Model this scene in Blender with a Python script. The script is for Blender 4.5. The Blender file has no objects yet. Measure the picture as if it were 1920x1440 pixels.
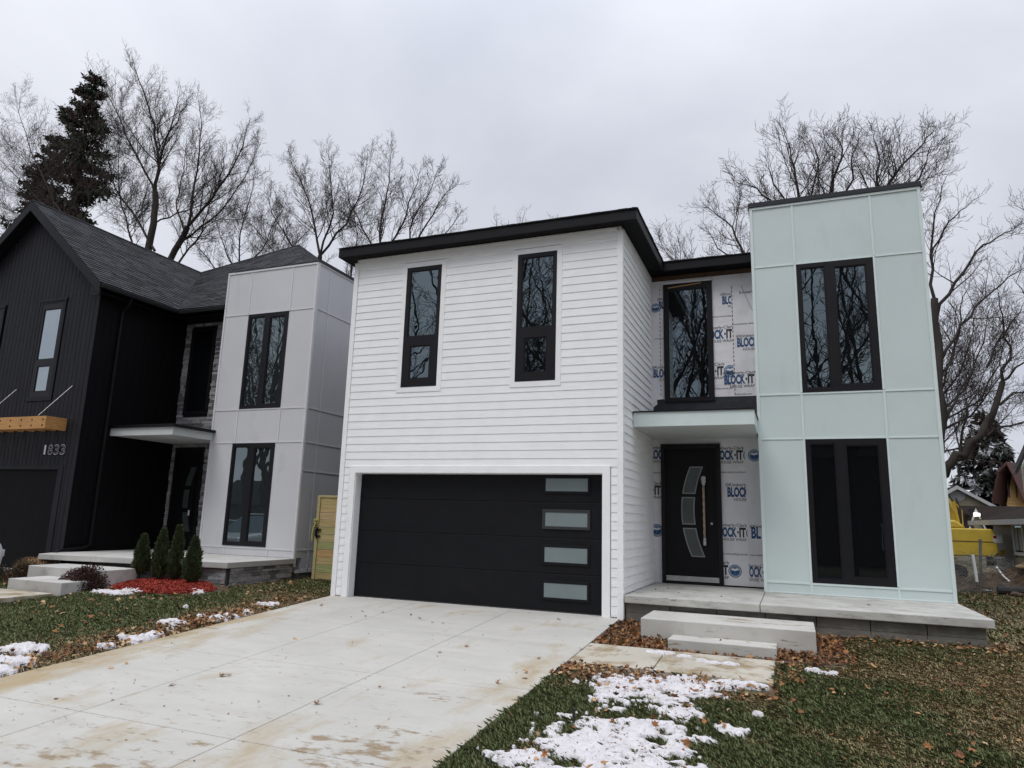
import bpy, bmesh, math, random
import numpy as np
from mathutils import Vector, Matrix

S = bpy.context.scene
COL = S.collection
# ------------------------------------------------------------------ camera, world, sun, exposure
CF, YAW, PITCH, ROLL = 1300.19, 0.382, 0.193, 0.029
CP = np.array([6.712, -11.401, 1.498])
def cam_axes():
    f = np.array([-math.sin(YAW)*math.cos(PITCH), math.cos(YAW)*math.cos(PITCH), math.sin(PITCH)])
    r = np.array([math.cos(YAW), math.sin(YAW), 0.0]); u = np.cross(r, f)
    c, s = math.cos(ROLL), math.sin(ROLL)
    return c*r+s*u, -s*r+c*u, f
CR, CU, CFW = cam_axes()
def at(px, py, Y):
    """the world point seen at a pixel of the 1920x1440 photograph, on the upright plane y = Y"""
    q = CR*(px-960)/CF + CU*(720-py)/CF + CFW
    return CP + q*((Y-CP[1])/q[1])
def at_z(px, py, Z):
    q = CR*(px-960)/CF + CU*(720-py)/CF + CFW
    return CP + q*((Z-CP[2])/q[2])
cam = bpy.data.cameras.new('camera'); co = bpy.data.objects.new('camera', cam); COL.objects.link(co)
cam.sensor_width = 36; cam.lens = CF/1920*36; cam.clip_end = 3000; cam.clip_start = .05
M = Matrix(((CR[0], CU[0], -CFW[0], CP[0]), (CR[1], CU[1], -CFW[1], CP[1]), (CR[2], CU[2], -CFW[2], CP[2]), (0, 0, 0, 1)))
co.matrix_world = M
S.camera = co

SUN_EL, SUN_AZ = math.radians(58), math.radians(200)     # azimuth: direction the light comes from, clockwise from +Y
w = bpy.data.worlds.new('World'); S.world = w; w.use_nodes = True
nt = w.node_tree; nt.nodes.clear()
def N(t, **k):
    n = nt.nodes.new(t)
    for a, b in k.items(): setattr(n, a, b)
    return n
out = N('ShaderNodeOutputWorld'); bg = N('ShaderNodeBackground'); bg.inputs[1].default_value = 0.1
sky = N('ShaderNodeTexSky'); sky.sky_type = 'NISHITA'; sky.sun_disc = False
sky.sun_elevation = SUN_EL; sky.sun_rotation = SUN_AZ
tc = N('ShaderNodeTexCoord'); sep = N('ShaderNodeSeparateXYZ')
nt.links.new(tc.outputs['Generated'], sep.inputs[0])
# flattened direction so that the cloud base is stretched towards the horizon
addz = N('ShaderNodeMath', operation='ADD'); addz.inputs[1].default_value = .28; nt.links.new(sep.outputs[2], addz.inputs[0])
dx = N('ShaderNodeMath', operation='DIVIDE'); dy = N('ShaderNodeMath', operation='DIVIDE')
nt.links.new(sep.outputs[0], dx.inputs[0]); nt.links.new(addz.outputs[0], dx.inputs[1])
nt.links.new(sep.outputs[1], dy.inputs[0]); nt.links.new(addz.outputs[0], dy.inputs[1])
cmb = N('ShaderNodeCombineXYZ'); nt.links.new(dx.outputs[0], cmb.inputs[0]); nt.links.new(dy.outputs[0], cmb.inputs[1])
cn = N('ShaderNodeTexNoise'); cn.inputs['Scale'].default_value = .9; cn.inputs['Detail'].default_value = 7; cn.inputs['Roughness'].default_value = .5
cn.inputs['Distortion'].default_value = .3
nt.links.new(cmb.outputs[0], cn.inputs['Vector'])
cr = N('ShaderNodeValToRGB'); cr.color_ramp.elements[0].position = .36; cr.color_ramp.elements[1].position = .66
cr.color_ramp.elements[0].color = (5.2, 5.45, 6.25, 1); cr.color_ramp.elements[1].color = (7.9, 8.1, 8.7, 1)
nt.links.new(cn.outputs[0], cr.inputs[0])
# an overcast sky is brighter overhead than at the horizon
gr = N('ShaderNodeMapRange'); gr.inputs[1].default_value = 0; gr.inputs[2].default_value = 1; gr.inputs[3].default_value = .98; gr.inputs[4].default_value = 4.2
pw = N('ShaderNodeMath', operation='POWER'); pw.inputs[1].default_value = 5; pw.use_clamp = True; ab = N('ShaderNodeMath', operation='MAXIMUM'); ab.inputs[1].default_value = 0
nt.links.new(sep.outputs[2], ab.inputs[0]); nt.links.new(ab.outputs[0], pw.inputs[0]); nt.links.new(pw.outputs[0], gr.inputs[0])
sc = N('ShaderNodeVectorMath', operation='SCALE'); nt.links.new(cr.outputs[0], sc.inputs[0]); nt.links.new(gr.outputs[0], sc.inputs['Scale'])
mx = N('ShaderNodeMixRGB'); mx.inputs[0].default_value = .93
nt.links.new(sky.outputs[0], mx.inputs[1]); nt.links.new(sc.outputs[0], mx.inputs[2])
nt.links.new(mx.outputs[0], bg.inputs[0]); nt.links.new(bg.outputs[0], out.inputs[0])
sun = bpy.data.lights.new('sun', 'SUN'); sun.energy = 1.1; sun.angle = math.radians(25); sun.color = (1, .97, .93)
so = bpy.data.objects.new('sun', sun); COL.objects.link(so)
sd = Vector((math.sin(SUN_AZ)*math.cos(SUN_EL), math.cos(SUN_AZ)*math.cos(SUN_EL), math.sin(SUN_EL)))
so.rotation_euler = sd.to_track_quat('Z', 'Y').to_euler(); so.location = (0, -20, 30)
S.view_settings.view_transform = 'Standard'; S.view_settings.look = 'None'; S.view_settings.gamma = 1
S.view_settings.exposure = 0.09

# ------------------------------------------------------------------ materials
def mat(name, col, rough=.6, spec=.5, metal=0, noise=None, bump=None, attr=False, dirt=None, coat=0, trans=0):
    """noise=(scale, amount), bump=(scale, strength, stretch), dirt=(colour, scale, lo, hi, stretch)"""
    m = bpy.data.materials.new(name); m.use_nodes = True; t = m.node_tree; b = t.nodes['Principled BSDF']
    L = t.links.new
    b.inputs['Roughness'].default_value = rough; b.inputs['Metallic'].default_value = metal
    b.inputs['Specular IOR Level'].default_value = spec; b.inputs['Coat Weight'].default_value = coat
    geo = t.nodes.new('ShaderNodeNewGeometry')
    def vec(stretch):
        if not stretch: return geo.outputs['Position']
        v = t.nodes.new('ShaderNodeVectorMath'); v.operation = 'MULTIPLY'; v.inputs[1].default_value = stretch
        L(geo.outputs['Position'], v.inputs[0]); return v.outputs[0]
    cur = None
    if attr:
        a = t.nodes.new('ShaderNodeAttribute'); a.attribute_name = 'col'; cur = a.outputs['Color']
    else:
        r = t.nodes.new('ShaderNodeRGB'); r.outputs[0].default_value = (*col, 1); cur = r.outputs[0]
    if noise:
        n = t.nodes.new('ShaderNodeTexNoise'); n.inputs['Scale'].default_value = noise[0]; n.inputs['Detail'].default_value = 6
        L(vec(noise[2] if len(noise) > 2 else None), n.inputs['Vector'])
        mr = t.nodes.new('ShaderNodeMapRange'); mr.inputs[1].default_value = .3; mr.inputs[2].default_value = .7
        mr.inputs[3].default_value = 1-noise[1]; mr.inputs[4].default_value = 1+noise[1]; L(n.outputs[0], mr.inputs[0])
        s = t.nodes.new('ShaderNodeVectorMath'); s.operation = 'SCALE'; L(cur, s.inputs[0]); L(mr.outputs[0], s.inputs['Scale']); cur = s.outputs[0]
    for d in (dirt or []):
        n = t.nodes.new('ShaderNodeTexNoise'); n.inputs['Scale'].default_value = d[1]; n.inputs['Detail'].default_value = 8; n.inputs['Roughness'].default_value = .65
        L(vec(d[4] if len(d) > 4 else None), n.inputs['Vector'])
        src = n.outputs[0]
        if len(d) > 5:      # boxes (x0,x1,y0,y1,gain) in which the stain is heavier
            for bx in d[5]:
                sp = t.nodes.new('ShaderNodeSeparateXYZ'); L(geo.outputs['Position'], sp.inputs[0])
                dd = None
                for ax, (lo, hi) in ((0, bx[0:2]), (1, bx[2:4])):
                    c, h = (lo+hi)/2, (hi-lo)/2
                    s1 = t.nodes.new('ShaderNodeMath'); s1.operation = 'SUBTRACT'; L(sp.outputs[ax], s1.inputs[0]); s1.inputs[1].default_value = c
                    s2 = t.nodes.new('ShaderNodeMath'); s2.operation = 'DIVIDE'; L(s1.outputs[0], s2.inputs[0]); s2.inputs[1].default_value = h
                    s3 = t.nodes.new('ShaderNodeMath'); s3.operation = 'POWER'; s3.inputs[1].default_value = 2
                    s4 = t.nodes.new('ShaderNodeMath'); s4.operation = 'ABSOLUTE'; L(s2.outputs[0], s4.inputs[0]); L(s4.outputs[0], s3.inputs[0])
                    if dd is None: dd = s3.outputs[0]
                    else:
                        s5 = t.nodes.new('ShaderNodeMath'); s5.operation = 'ADD'; L(dd, s5.inputs[0]); L(s3.outputs[0], s5.inputs[1]); dd = s5.outputs[0]
                m1 = t.nodes.new('ShaderNodeMapRange'); m1.inputs[1].default_value = 0; m1.inputs[2].default_value = 1.2
                m1.inputs[3].default_value = bx[4]; m1.inputs[4].default_value = 0; L(dd, m1.inputs[0])
                ad = t.nodes.new('ShaderNodeMath'); ad.operation = 'ADD'; L(src, ad.inputs[0]); L(m1.outputs[0], ad.inputs[1]); src = ad.outputs[0]
        mr = t.nodes.new('ShaderNodeMapRange'); mr.inputs[1].default_value = d[2]; mr.inputs[2].default_value = d[3]; L(src, mr.inputs[0])
        m2 = t.nodes.new('ShaderNodeMixRGB'); L(mr.outputs[0], m2.inputs[0]); L(cur, m2.inputs[1]); m2.inputs[2].default_value = (*d[0], 1); cur = m2.outputs[0]
    L(cur, b.inputs['Base Color'])
    if bump:
        n = t.nodes.new('ShaderNodeTexNoise'); n.inputs['Scale'].default_value = bump[0]; n.inputs['Detail'].default_value = 4
        L(vec(bump[2] if len(bump) > 2 else None), n.inputs['Vector'])
        bp = t.nodes.new('ShaderNodeBump'); bp.inputs['Strength'].default_value = bump[1]; bp.inputs['Distance'].default_value = .02 if len(bump) < 4 else bump[3]
        L(n.outputs[0], bp.inputs['Height']); L(bp.outputs[0], b.inputs['Normal'])
    return m
def glass(name, tint=(.66, .80, .86), base=(.004, .005, .006), refl=.17, wav=.12, rough=.0):
    """dark coated double glazing: a dark room behind, a fifth of the light mirrored, slightly wavy"""
    m = bpy.data.materials.new(name); m.use_nodes = True; t = m.node_tree; t.nodes.clear(); L = t.links.new
    o = t.nodes.new('ShaderNodeOutputMaterial'); mx = t.nodes.new('ShaderNodeMixShader')
    d = t.nodes.new('ShaderNodeBsdfDiffuse'); d.inputs[0].default_value = (*base, 1)
    g = t.nodes.new('ShaderNodeBsdfGlossy'); g.inputs[0].default_value = (*tint, 1); g.inputs[1].default_value = rough
    fr = t.nodes.new('ShaderNodeFresnel'); fr.inputs[0].default_value = 1.5
    ad = t.nodes.new('ShaderNodeMath'); ad.operation = 'ADD'; ad.inputs[1].default_value = refl; L(fr.outputs[0], ad.inputs[0])
    n = t.nodes.new('ShaderNodeTexNoise'); n.inputs['Scale'].default_value = 1.7; n.inputs['Detail'].default_value = 2
    geo = t.nodes.new('ShaderNodeNewGeometry'); L(geo.outputs['Position'], n.inputs['Vector'])
    bp = t.nodes.new('ShaderNodeBump'); bp.inputs['Strength'].default_value = wav; bp.inputs['Distance'].default_value = .012
    L(n.outputs[0], bp.inputs['Height']); L(bp.outputs[0], g.inputs['Normal'])
    L(ad.outputs[0], mx.inputs[0]); L(d.outputs[0], mx.inputs[1]); L(g.outputs[0], mx.inputs[2]); L(mx.outputs[0], o.inputs[0])
    return m
MT = dict(
 siding=mat('white_siding', (.84, .845, .845), .5, noise=(3, .03), bump=(14, .12, (.25, 1, 3))),
 mint=mat('mint_panel', (.54, .618, .61), .5, noise=(.9, .035), bump=(60, .06), dirt=[((.44, .51, .50), 2.0, .58, .9, (1, 1, .35))]),
 mint_trim=mat('mint_trim', (.61, .69, .675), .5, noise=(5, .03)),
 panel=mat('grey_white_panel', (.56, .56, .575), .5, noise=(.8, .03), bump=(60, .05), dirt=[((.41, .415, .44), 1.6, .58, .9, (1, 1, .35))]),
 panel_trim=mat('grey_white_trim', (.61, .61, .63), .5, noise=(5, .03)),
 black=mat('black_paint', (.0045, .0045, .0055), .5, .2, noise=(6, .2)),
 frame=mat('black_window_frame', (.0085, .008, .0105), .45, .25, noise=(6, .15)),
 garage=mat('black_garage_door', (.0062, .0066, .0085), .5, .2, noise=(4, .15), bump=(300, .1), dirt=[((.012, .012, .013), 1.3, .6, .95), ((.2,.2,.2), 9, .795, .80)]),
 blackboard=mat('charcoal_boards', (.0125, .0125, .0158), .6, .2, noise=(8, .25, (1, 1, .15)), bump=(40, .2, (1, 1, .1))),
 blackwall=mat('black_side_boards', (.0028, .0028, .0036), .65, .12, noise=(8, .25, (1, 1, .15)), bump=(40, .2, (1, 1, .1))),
 fascia=mat('black_fascia', (.0065, .0065, .0085), .5, .2, noise=(3, .25, (.4, .4, 3))),
 soffit=mat('black_soffit', (.003, .003, .004), .6, .15, noise=(4, .2)),
 cap=mat('dark_metal_cap', (.02, .022, .028), .5, .3, noise=(2, .1)),
 frost=mat('frosted_glass', (.17, .21, .215), .28, .6, noise=(2.5, .08), bump=(220, .06)),
 frost_dark=mat('dark_frosted_glass', (.05, .062, .062), .3, .6, noise=(3, .15), bump=(180, .1)),
 seal=mat('rubber_seal', (.02, .02, .02), .6, bump=(90, .6)),
 steel=mat('brushed_steel', (.42, .42, .41), .35, .5, metal=.6, noise=(9, .25, (1, 1, 8)), bump=(60, .25)),
 greyframe=mat('grey_pane_frame', (.22, .22, .225), .4, .5, noise=(6, .1)),
 wrap=mat('white_house_wrap', (.72, .71, .735), .5, .3, noise=(2.2, .06), bump=(5, .5, (1, 1, 1.2), .03), dirt=[((.52, .49, .45), 1.7, .56, .9, (1, 1, .5))]),
 wrap_seam=mat('white_house_wrap_sheet', (.69, .68, .71), .5, .3, noise=(2.6, .07), bump=(4, .6, (1.3, 1, .8), .04), dirt=[((.5, .48, .45), 2.1, .56, .9, (1, 1, .5))]),
 ink=mat('black_ink', (.025, .026, .03), .6, dirt=[((.35, .35, .36), 25, .62, .8)]),
 blue=mat('blue_ink', (.014, .065, .17), .6, dirt=[((.3, .36, .42), 22, .64, .8)]),
 blue_light=mat('light_blue_ink', (.10, .19, .30), .6),
 osb=mat('weathered_sheathing', (.085, .045, .025), .8, noise=(14, .45, (.6, 1, 3))),
 membrane=mat('black_membrane', (.018, .021, .029), .55, .4, noise=(5, .3), bump=(7, .6)),
 conc=mat('smooth_concrete', (.45, .44, .415), .85, .3, noise=(1.6, .10), bump=(70, .18), dirt=[((.24, .225, .19), 2.3, .55, .85), ((.27, .21, .13), 5, .66, .82)]),
 conc_face=mat('rough_concrete', (.195, .19, .172), .9, .3, noise=(3.5, .2), bump=(45, .35), dirt=[((.10, .098, .085), 4.2, .5, .8, (1, 1, .6)), ((.24, .17, .1), 2.0, .66, .85)]),
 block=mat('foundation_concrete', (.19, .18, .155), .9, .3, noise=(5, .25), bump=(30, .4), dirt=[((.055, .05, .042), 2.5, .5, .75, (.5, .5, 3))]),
 drive=mat('driveway_concrete', (.445, .434, .398), .85, .3, noise=(.9, .07), bump=(60, .22, (1, .12, 1)),
   dirt=[((.40, .385, .345), 2.4, .48, .75, (.5, 1.6, 1)),
         ((.34, .335, .315), 1.1, .60, .75, (.25, 2.5, 1)),
         ((.34, .27, .165), 1.9, .56, .80, (1, .45, 1), [(-2.0, -.65, -9, .3, .24), (3.4, 4.5, -9, 0, .15), (-1, 4, -9, -5.5, .08)]),
         ((.25, .195, .13), 4.2, .67, .76, (.8, 1.5, 1), [(-1.8, -1.0, -8, -.5, .13), (2.7, 4.3, -7.4, -5.3, .20), (2.9, 3.8, -5.05, -4.3, .14), (.3, 3.0, -8.2, -6.2, .16)]),
         ((.27, .225, .165), 9, .64, .74, (.5, 2.4, 1), [(-1.6, 4.2, -8, -3.5, .05)]),
         ((.13, .11, .09), 34, .72, .76, (1, 1, 1))]),
 walk=mat('walk_concrete', (.43, .40, .335), .88, .3, noise=(1.2, .1), bump=(55, .25), dirt=[((.26, .20, .12), 2.2, .48, .62), ((.13, .09, .055), 5, .6, .68)]),
 soil=mat('lawn_soil', (.10, .08, .05), .95, .2, noise=(2, .3), bump=(30, .7), dirt=[((.17, .13, .075), 1.2, .5, .7), ((.06, .07, .03), 2.0, .5, .65)]),
 street=mat('street_asphalt', (.05, .05, .052), .9, .3, noise=(3, .2), bump=(60, .3)),
 grass=mat('grass_blades', (0, 0, 0), .6, .25, attr=True),
 leaf=mat('dry_leaves', (0, 0, 0), .7, .25, attr=True, noise=(60, .2)),
 snow=mat('old_snow', (.60, .58, .59), .6, .3, noise=(7, .10), bump=(30, .9, None, .03), dirt=[((.40, .35, .30), 4, .60, .76), ((.50, .46, .43), 13, .55, .75), ((.16, .12, .09), 24, .68, .74)]),
 mulch=mat('red_mulch', (0, 0, 0), .85, .2, attr=True),
 stone=mat('ledge_stone', (0, 0, 0), .85, .3, attr=True, noise=(12, .22), bump=(22, .9)),
 mortar=mat('dark_joints', (.03, .03, .03), .9),
 shingle=mat('asphalt_shingles', (0, 0, 0), .9, .25, attr=True, noise=(40, .3), bump=(120, .4)),
 bark=mat('bark', (.042, .036, .032), .9, .2, noise=(5, .3, (1, 1, .3)), bump=(18, .6, (1, 1, .3))),
 bark_grey=mat('grey_bark', (.060, .053, .047), .9, .2, noise=(5, .3, (1, 1, .3)), bump=(18, .6, (1, 1, .3))),
 twig=mat('twigs', (.052, .041, .037), .9, .1),
 needle=mat('needles', (0, 0, 0), .7, .2, attr=True),
 wood=mat('cedar_wood', (.42, .215, .07), .55, .4, noise=(9, .2, (.25, 1, 4)), bump=(25, .2, (.2, 1, 4))),
 pine=mat('treated_pine', (0, 0, 0), .7, .3, attr=True, noise=(9, .22, (.35, 1, 5)), bump=(25, .2, (.2, 1, 4))),
 white=mat('white_canopy', (.52, .54, .53), .5, noise=(3, .04)),
 yellow=mat('yellow_machine_paint', (.52, .37, .05), .5, .35, noise=(3, .12), dirt=[((.22, .15, .05), 3, .55, .8)]),
 rubber=mat('dark_rubber', (.025, .025, .025), .8, noise=(6, .3)),
 galv=mat('galvanised_steel', (.14, .14, .13), .6, .5, metal=.3, noise=(8, .3)),
 beige=mat('beige_siding', (.33, .30, .20), .6, noise=(3, .08)),
 olive=mat('olive_siding', (.25, .235, .165), .6, noise=(3, .1)),
 orange=mat('tan_orange_siding', (.50, .31, .13), .6, noise=(3, .08)),
 green=mat('pale_green_siding', (.33, .36, .27), .6, noise=(3, .06)),
 maroon=mat('maroon_roofing', (.075, .032, .028), .85, noise=(9, .3)),
 brownroof=mat('brown_roofing', (.030, .024, .021), 1.0, .05, noise=(12, .35), bump=(60, .4)),
 greytrim=mat('grey_trim', (.26, .26, .27), .6, noise=(4, .1)),
 whitetrim=mat('white_trim', (.6, .6, .6), .5, noise=(4, .05)),
 brick=mat('dark_brick', (.07, .045, .035), .85, noise=(6, .3)),
 plywood=mat('plywood', (.5, .36, .2), .7, noise=(9, .15, (.3, 1, 1))),
 dirt=mat('dug_soil', (.085, .058, .040), .95, .2, noise=(4, .4), bump=(14, .9)),
 carwhite=mat('white_car_paint', (.62, .63, .65), .25, .5, coat=.5, noise=(2, .02)),
 tail=mat('red_lens', (.3, .01, .01), .2, .5),
 ribbon=mat('yellow_ribbon', (.5, .45, .08), .5, noise=(8, .2)),
 pvc=mat('white_pipe', (.7, .7, .68), .4, noise=(4, .05)),
 tarp=mat('orange_mesh_sleeve', (.55, .32, .18), .6, noise=(20, .3)),
 plastic=mat('clear_wrinkled_plastic', (.45, .45, .45), .3, .6, noise=(20, .4), bump=(40, .8)),
 digit=mat('light_metal_digit', (.5, .49, .52), .3, .5, metal=.3, noise=(6, .1)),
 curtain=mat('pale_curtain', (.30, .32, .32), .8, noise=(6, .2, (3, 1, .1))),
)
MT['glass'] = glass('window_glass')
MT['glass_low'] = glass('lower_window_glass', tint=(.55, .66, .68), refl=.05, wav=.08)
MT['glass_left'] = glass('left_window_glass', tint=(.66, .78, .80), base=(.02, .025, .026), refl=.2, wav=.12)
MT['glass_sky'] = glass('sky_lit_glass', tint=(.75, .84, .88), base=(.06, .07, .075), refl=.42, wav=.1)
MT['glass_car'] = glass('car_glass', refl=.1, wav=0)

# ------------------------------------------------------------------ mesh helpers
ORIG = {}
def worg(o):
    p = np.zeros(3)
    while o is not None: p = p+np.array(ORIG.get(o.name, (0, 0, 0))); o = o.parent
    return p
def tag(o, label=None, cat=None, group=None, kind=None):
    if label: o['label'] = label
    if cat: o['category'] = cat
    if group: o['group'] = group
    if kind: o['kind'] = kind
    return o
def thing(name, label, cat, loc=(0, 0, 0), group=None, rz=0):
    o = bpy.data.objects.new(name, None); COL.objects.link(o); o.location = loc; o.rotation_euler = (0, 0, rz); o.empty_display_size = .3
    ORIG[o.name] = tuple(loc)
    return tag(o, label, cat, group)
class MB:
    def __init__(s): s.v = []; s.f = []; s.c = []; s.cur = (1, 1, 1)
    def add(s, vs, fs):
        n = len(s.v); s.v += [tuple(map(float, q)) for q in vs]; s.f += [tuple(i+n for i in f) for f in fs]; s.c += [s.cur]*len(vs); return s
    def box(s, x0, x1, y0, y1, z0, z1):
        return s.add([(x, y, z) for z in (z0, z1) for y in (y0, y1) for x in (x0, x1)], [(0, 2, 3, 1), (4, 5, 7, 6), (0, 1, 5, 4), (2, 6, 7, 3), (0, 4, 6, 2), (1, 3, 7, 5)])
    def prism(s, pts, d):     # closed polygon pts (3d) swept by vector d
        n = len(pts); p = [np.array(q, float) for q in pts]; q = [a+np.array(d, float) for a in p]
        return s.add(p+q, [tuple(range(n-1, -1, -1)), tuple(range(n, 2*n))]+[(i, (i+1) % n, (i+1) % n+n, i+n) for i in range(n)])
    def tube(s, P, R, n=6, cap=True):
        P = [np.array(p, float) for p in P]; vs = []; k = len(P)
        if np.isscalar(R): R = [R]*k
        ref = None
        for i in range(k):
            d = P[min(i+1, k-1)]-P[max(i-1, 0)]; d = d/(np.linalg.norm(d)+1e-9)
            if ref is None: ref = np.cross(d, (0, 0, 1) if abs(d[2]) < .9 else (1, 0, 0))
            a = ref-d*(ref@d); a /= (np.linalg.norm(a)+1e-9); ref = a; b = np.cross(d, a)
            for j in range(n):
                t = 2*math.pi*j/n; vs.append(P[i]+R[i]*(a*math.cos(t)+b*math.sin(t)))
        fs = [(i*n+j, i*n+(j+1) % n, (i+1)*n+(j+1) % n, (i+1)*n+j) for i in range(k-1) for j in range(n)]
        if cap: fs += [tuple(range(n-1, -1, -1)), tuple((k-1)*n+j for j in range(n))]
        return s.add(vs, fs)
    def cyl(s, a, b, r, n=16): return s.tube([a, b], r, n)
    def plate(s, plane, u0, u1, v0, v1, d0, d1, holes=()):
        us = sorted({u0, u1, *[min(max(h[i], u0), u1) for h in holes for i in (0, 1)]}); vs = sorted({v0, v1, *[min(max(h[i], v0), v1) for h in holes for i in (2, 3)]})
        nu, nv = len(us)-1, len(vs)-1
        F = [[not any(h[0] < (us[i]+us[i+1])/2 < h[1] and h[2] < (vs[j]+vs[j+1])/2 < h[3] for h in holes) for j in range(nv)] for i in range(nu)]
        def P(u, v, d): return {'y': (u, d, v), 'x': (d, u, v), 'z': (u, v, d)}[plane]
        def q(*p): s.add(p, [(0, 1, 2, 3)])
        for i in range(nu):
            for j in range(nv):
                if not F[i][j]: continue
                a, b, c, e = us[i], us[i+1], vs[j], vs[j+1]
                for d in (d0, d1): q(P(a, c, d), P(b, c, d), P(b, e, d), P(a, e, d))
                if i == 0 or not F[i-1][j]: q(P(a, c, d0), P(a, c, d1), P(a, e, d1), P(a, e, d0))
                if i == nu-1 or not F[i+1][j]: q(P(b, c, d0), P(b, c, d1), P(b, e, d1), P(b, e, d0))
                if j == 0 or not F[i][j-1]: q(P(a, c, d0), P(b, c, d0), P(b, c, d1), P(a, c, d1))
                if j == nv-1 or not F[i][j+1]: q(P(a, e, d0), P(b, e, d0), P(b, e, d1), P(a, e, d1))
        return s
    def build(s, name, m, parent=None, label=None, bevel=0, smooth=False, attr=False, fix=True):
        o0 = worg(parent) if parent else np.zeros(3)
        me = bpy.data.meshes.new(name); V = np.array(s.v, float).reshape(-1, 3)-o0
        me.from_pydata(V.tolist(), [], s.f); me.materials.append(MT[m] if isinstance(m, str) else m)
        if attr:
            a = me.color_attributes.new('col', 'FLOAT_COLOR', 'POINT'); c = np.ones((len(s.v), 4)); c[:, :3] = np.array(s.c).reshape(-1, 3); a.data.foreach_set('color', c.ravel())
        if fix:
            bm = bmesh.new(); bm.from_mesh(me); bmesh.ops.remove_doubles(bm, verts=bm.verts, dist=1e-5) if not attr else None
            bmesh.ops.recalc_face_normals(bm, faces=bm.faces); bm.to_mesh(me); bm.free()
        o = bpy.data.objects.new(name, me); COL.objects.link(o)
        if parent: o.parent = parent
        if bevel:
            b = o.modifiers.new('bevel', 'BEVEL'); b.width = bevel; b.segments = 2; b.limit_method = 'ANGLE'
        if smooth: me.polygons.foreach_set('use_smooth', [True]*len(me.polygons))
        if label: o['label'] = label
        return o
def big_mesh(name, V, F, k, m, col=None, parent=None):
    """numpy mesh: V (n,3), F (m,k)"""
    o0 = worg(parent) if parent else np.zeros(3)
    me = bpy.data.meshes.new(name); me.vertices.add(len(V)); me.vertices.foreach_set('co', (V-o0).astype(np.float32).ravel())
    me.loops.add(F.size); me.loops.foreach_set('vertex_index', F.astype(np.int32).ravel())
    me.polygons.add(len(F)); me.polygons.foreach_set('loop_start', (np.arange(len(F))*k).astype(np.int32))
    try: me.polygons.foreach_set('loop_total', np.full(len(F), k, np.int32))
    except Exception: pass
    if col is not None:
        a = me.color_attributes.new('col', 'FLOAT_COLOR', 'POINT'); c = np.ones((len(V), 4), np.float32); c[:, :3] = col; a.data.foreach_set('color', c.ravel())
    me.update(calc_edges=True); me.materials.append(MT[m])
    o = bpy.data.objects.new(name, me); COL.objects.link(o)
    if parent: o.parent = parent
    return o
def copy_tree(o, parent=None):
    c = o.copy(); COL.objects.link(c)
    if parent: c.parent = parent
    for ch in list(o.children): copy_tree(ch, c)
    return c
def text(mb, s, x0, z0, h, width=None, y=0, bold=.0, tilt=0):
    """flat lettering in the plane y, left edge x0, base line z0, capital height h, squeezed to width"""
    cu = bpy.data.curves.new('t', 'FONT'); cu.body = s; cu.offset = bold; cu.size = 1; cu.resolution_u = 3
    ob = bpy.data.objects.new('t', cu); COL.objects.link(ob); bpy.context.view_layer.update()
    me = bpy.data.meshes.new_from_object(ob.evaluated_get(bpy.context.evaluated_depsgraph_get()))
    V = np.array([v.co[:] for v in me.vertices]); F = [tuple(p.vertices) for p in me.polygons]
    bpy.data.objects.remove(ob); bpy.data.curves.remove(cu)
    sz = h/.69; sx = sz
    if width: sx = width/(V[:, 0].max()-V[:, 0].min())
    X = (V[:, 0]-V[:, 0].min())*sx; Z = V[:, 1]*sz
    mb.add([(x0+a, y, z0+b+a*tilt) for a, b in zip(X, Z)], F); bpy.data.meshes.remove(me)
def laps(mb, plane, face, sgn, u0, u1, z0, z1, lap, zref, holes=(), out_=.012):
    """lap boards on a wall; face = coordinate of the wall, sgn = outward direction"""
    k = math.floor((z0-zref)/lap)
    while zref+k*lap < z1:
        a = max(zref+k*lap, z0); b = min(zref+(k+1)*lap, z1); k += 1
        if b-a < .01: continue
        iv = [(u0, u1)]
        for h in holes:
            if min(b, h[3])-max(a, h[2]) > .45*(b-a):
                nx = []
                for p, q in iv:
                    if h[1] <= p or h[0] >= q: nx.append((p, q)); continue
                    if h[0] > p: nx.append((p, h[0]))
                    if h[1] < q: nx.append((h[1], q))
                iv = nx
        for p, q in iv:
            d1 = face+sgn*out_; d2 = face+sgn*.003; d3 = face+sgn*.001
            def P(u, d, z): return (u, d, z) if plane == 'y' else (d, u, z)
            mb.add([P(p, d1, a), P(q, d1, a), P(q, d2, b), P(p, d2, b), P(p, d3-sgn*.01, a), P(q, d3-sgn*.01, a)], [(0, 1, 2, 3), (0, 4, 5, 1)])
def window(name, parent, x0, x1, z0, z1, y, panes, depth=.07, glassm='glass', rec=.03, lips=True, plane='y'):
    f = MB(); f.plate(plane, x0, x1, z0, z1, y, y+depth, panes); fo = f.build(name, 'frame', parent)
    for p in panes:
        g = MB(); g.plate(plane, p[0], p[1], p[2], p[3], y+rec, y+rec+.012); g.build('pane', glassm, fo)
        if lips:
            s = MB(); e = .022; s.plate(plane, p[0]+.001, p[1]-.001, p[2]+.001, p[3]-.001, y+.012, y+rec-.001, [(p[0]+e, p[1]-e, p[2]+e, p[3]-e)]); s.build('sash', 'frame', fo)
    return fo
rnd = random.Random(7)

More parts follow.
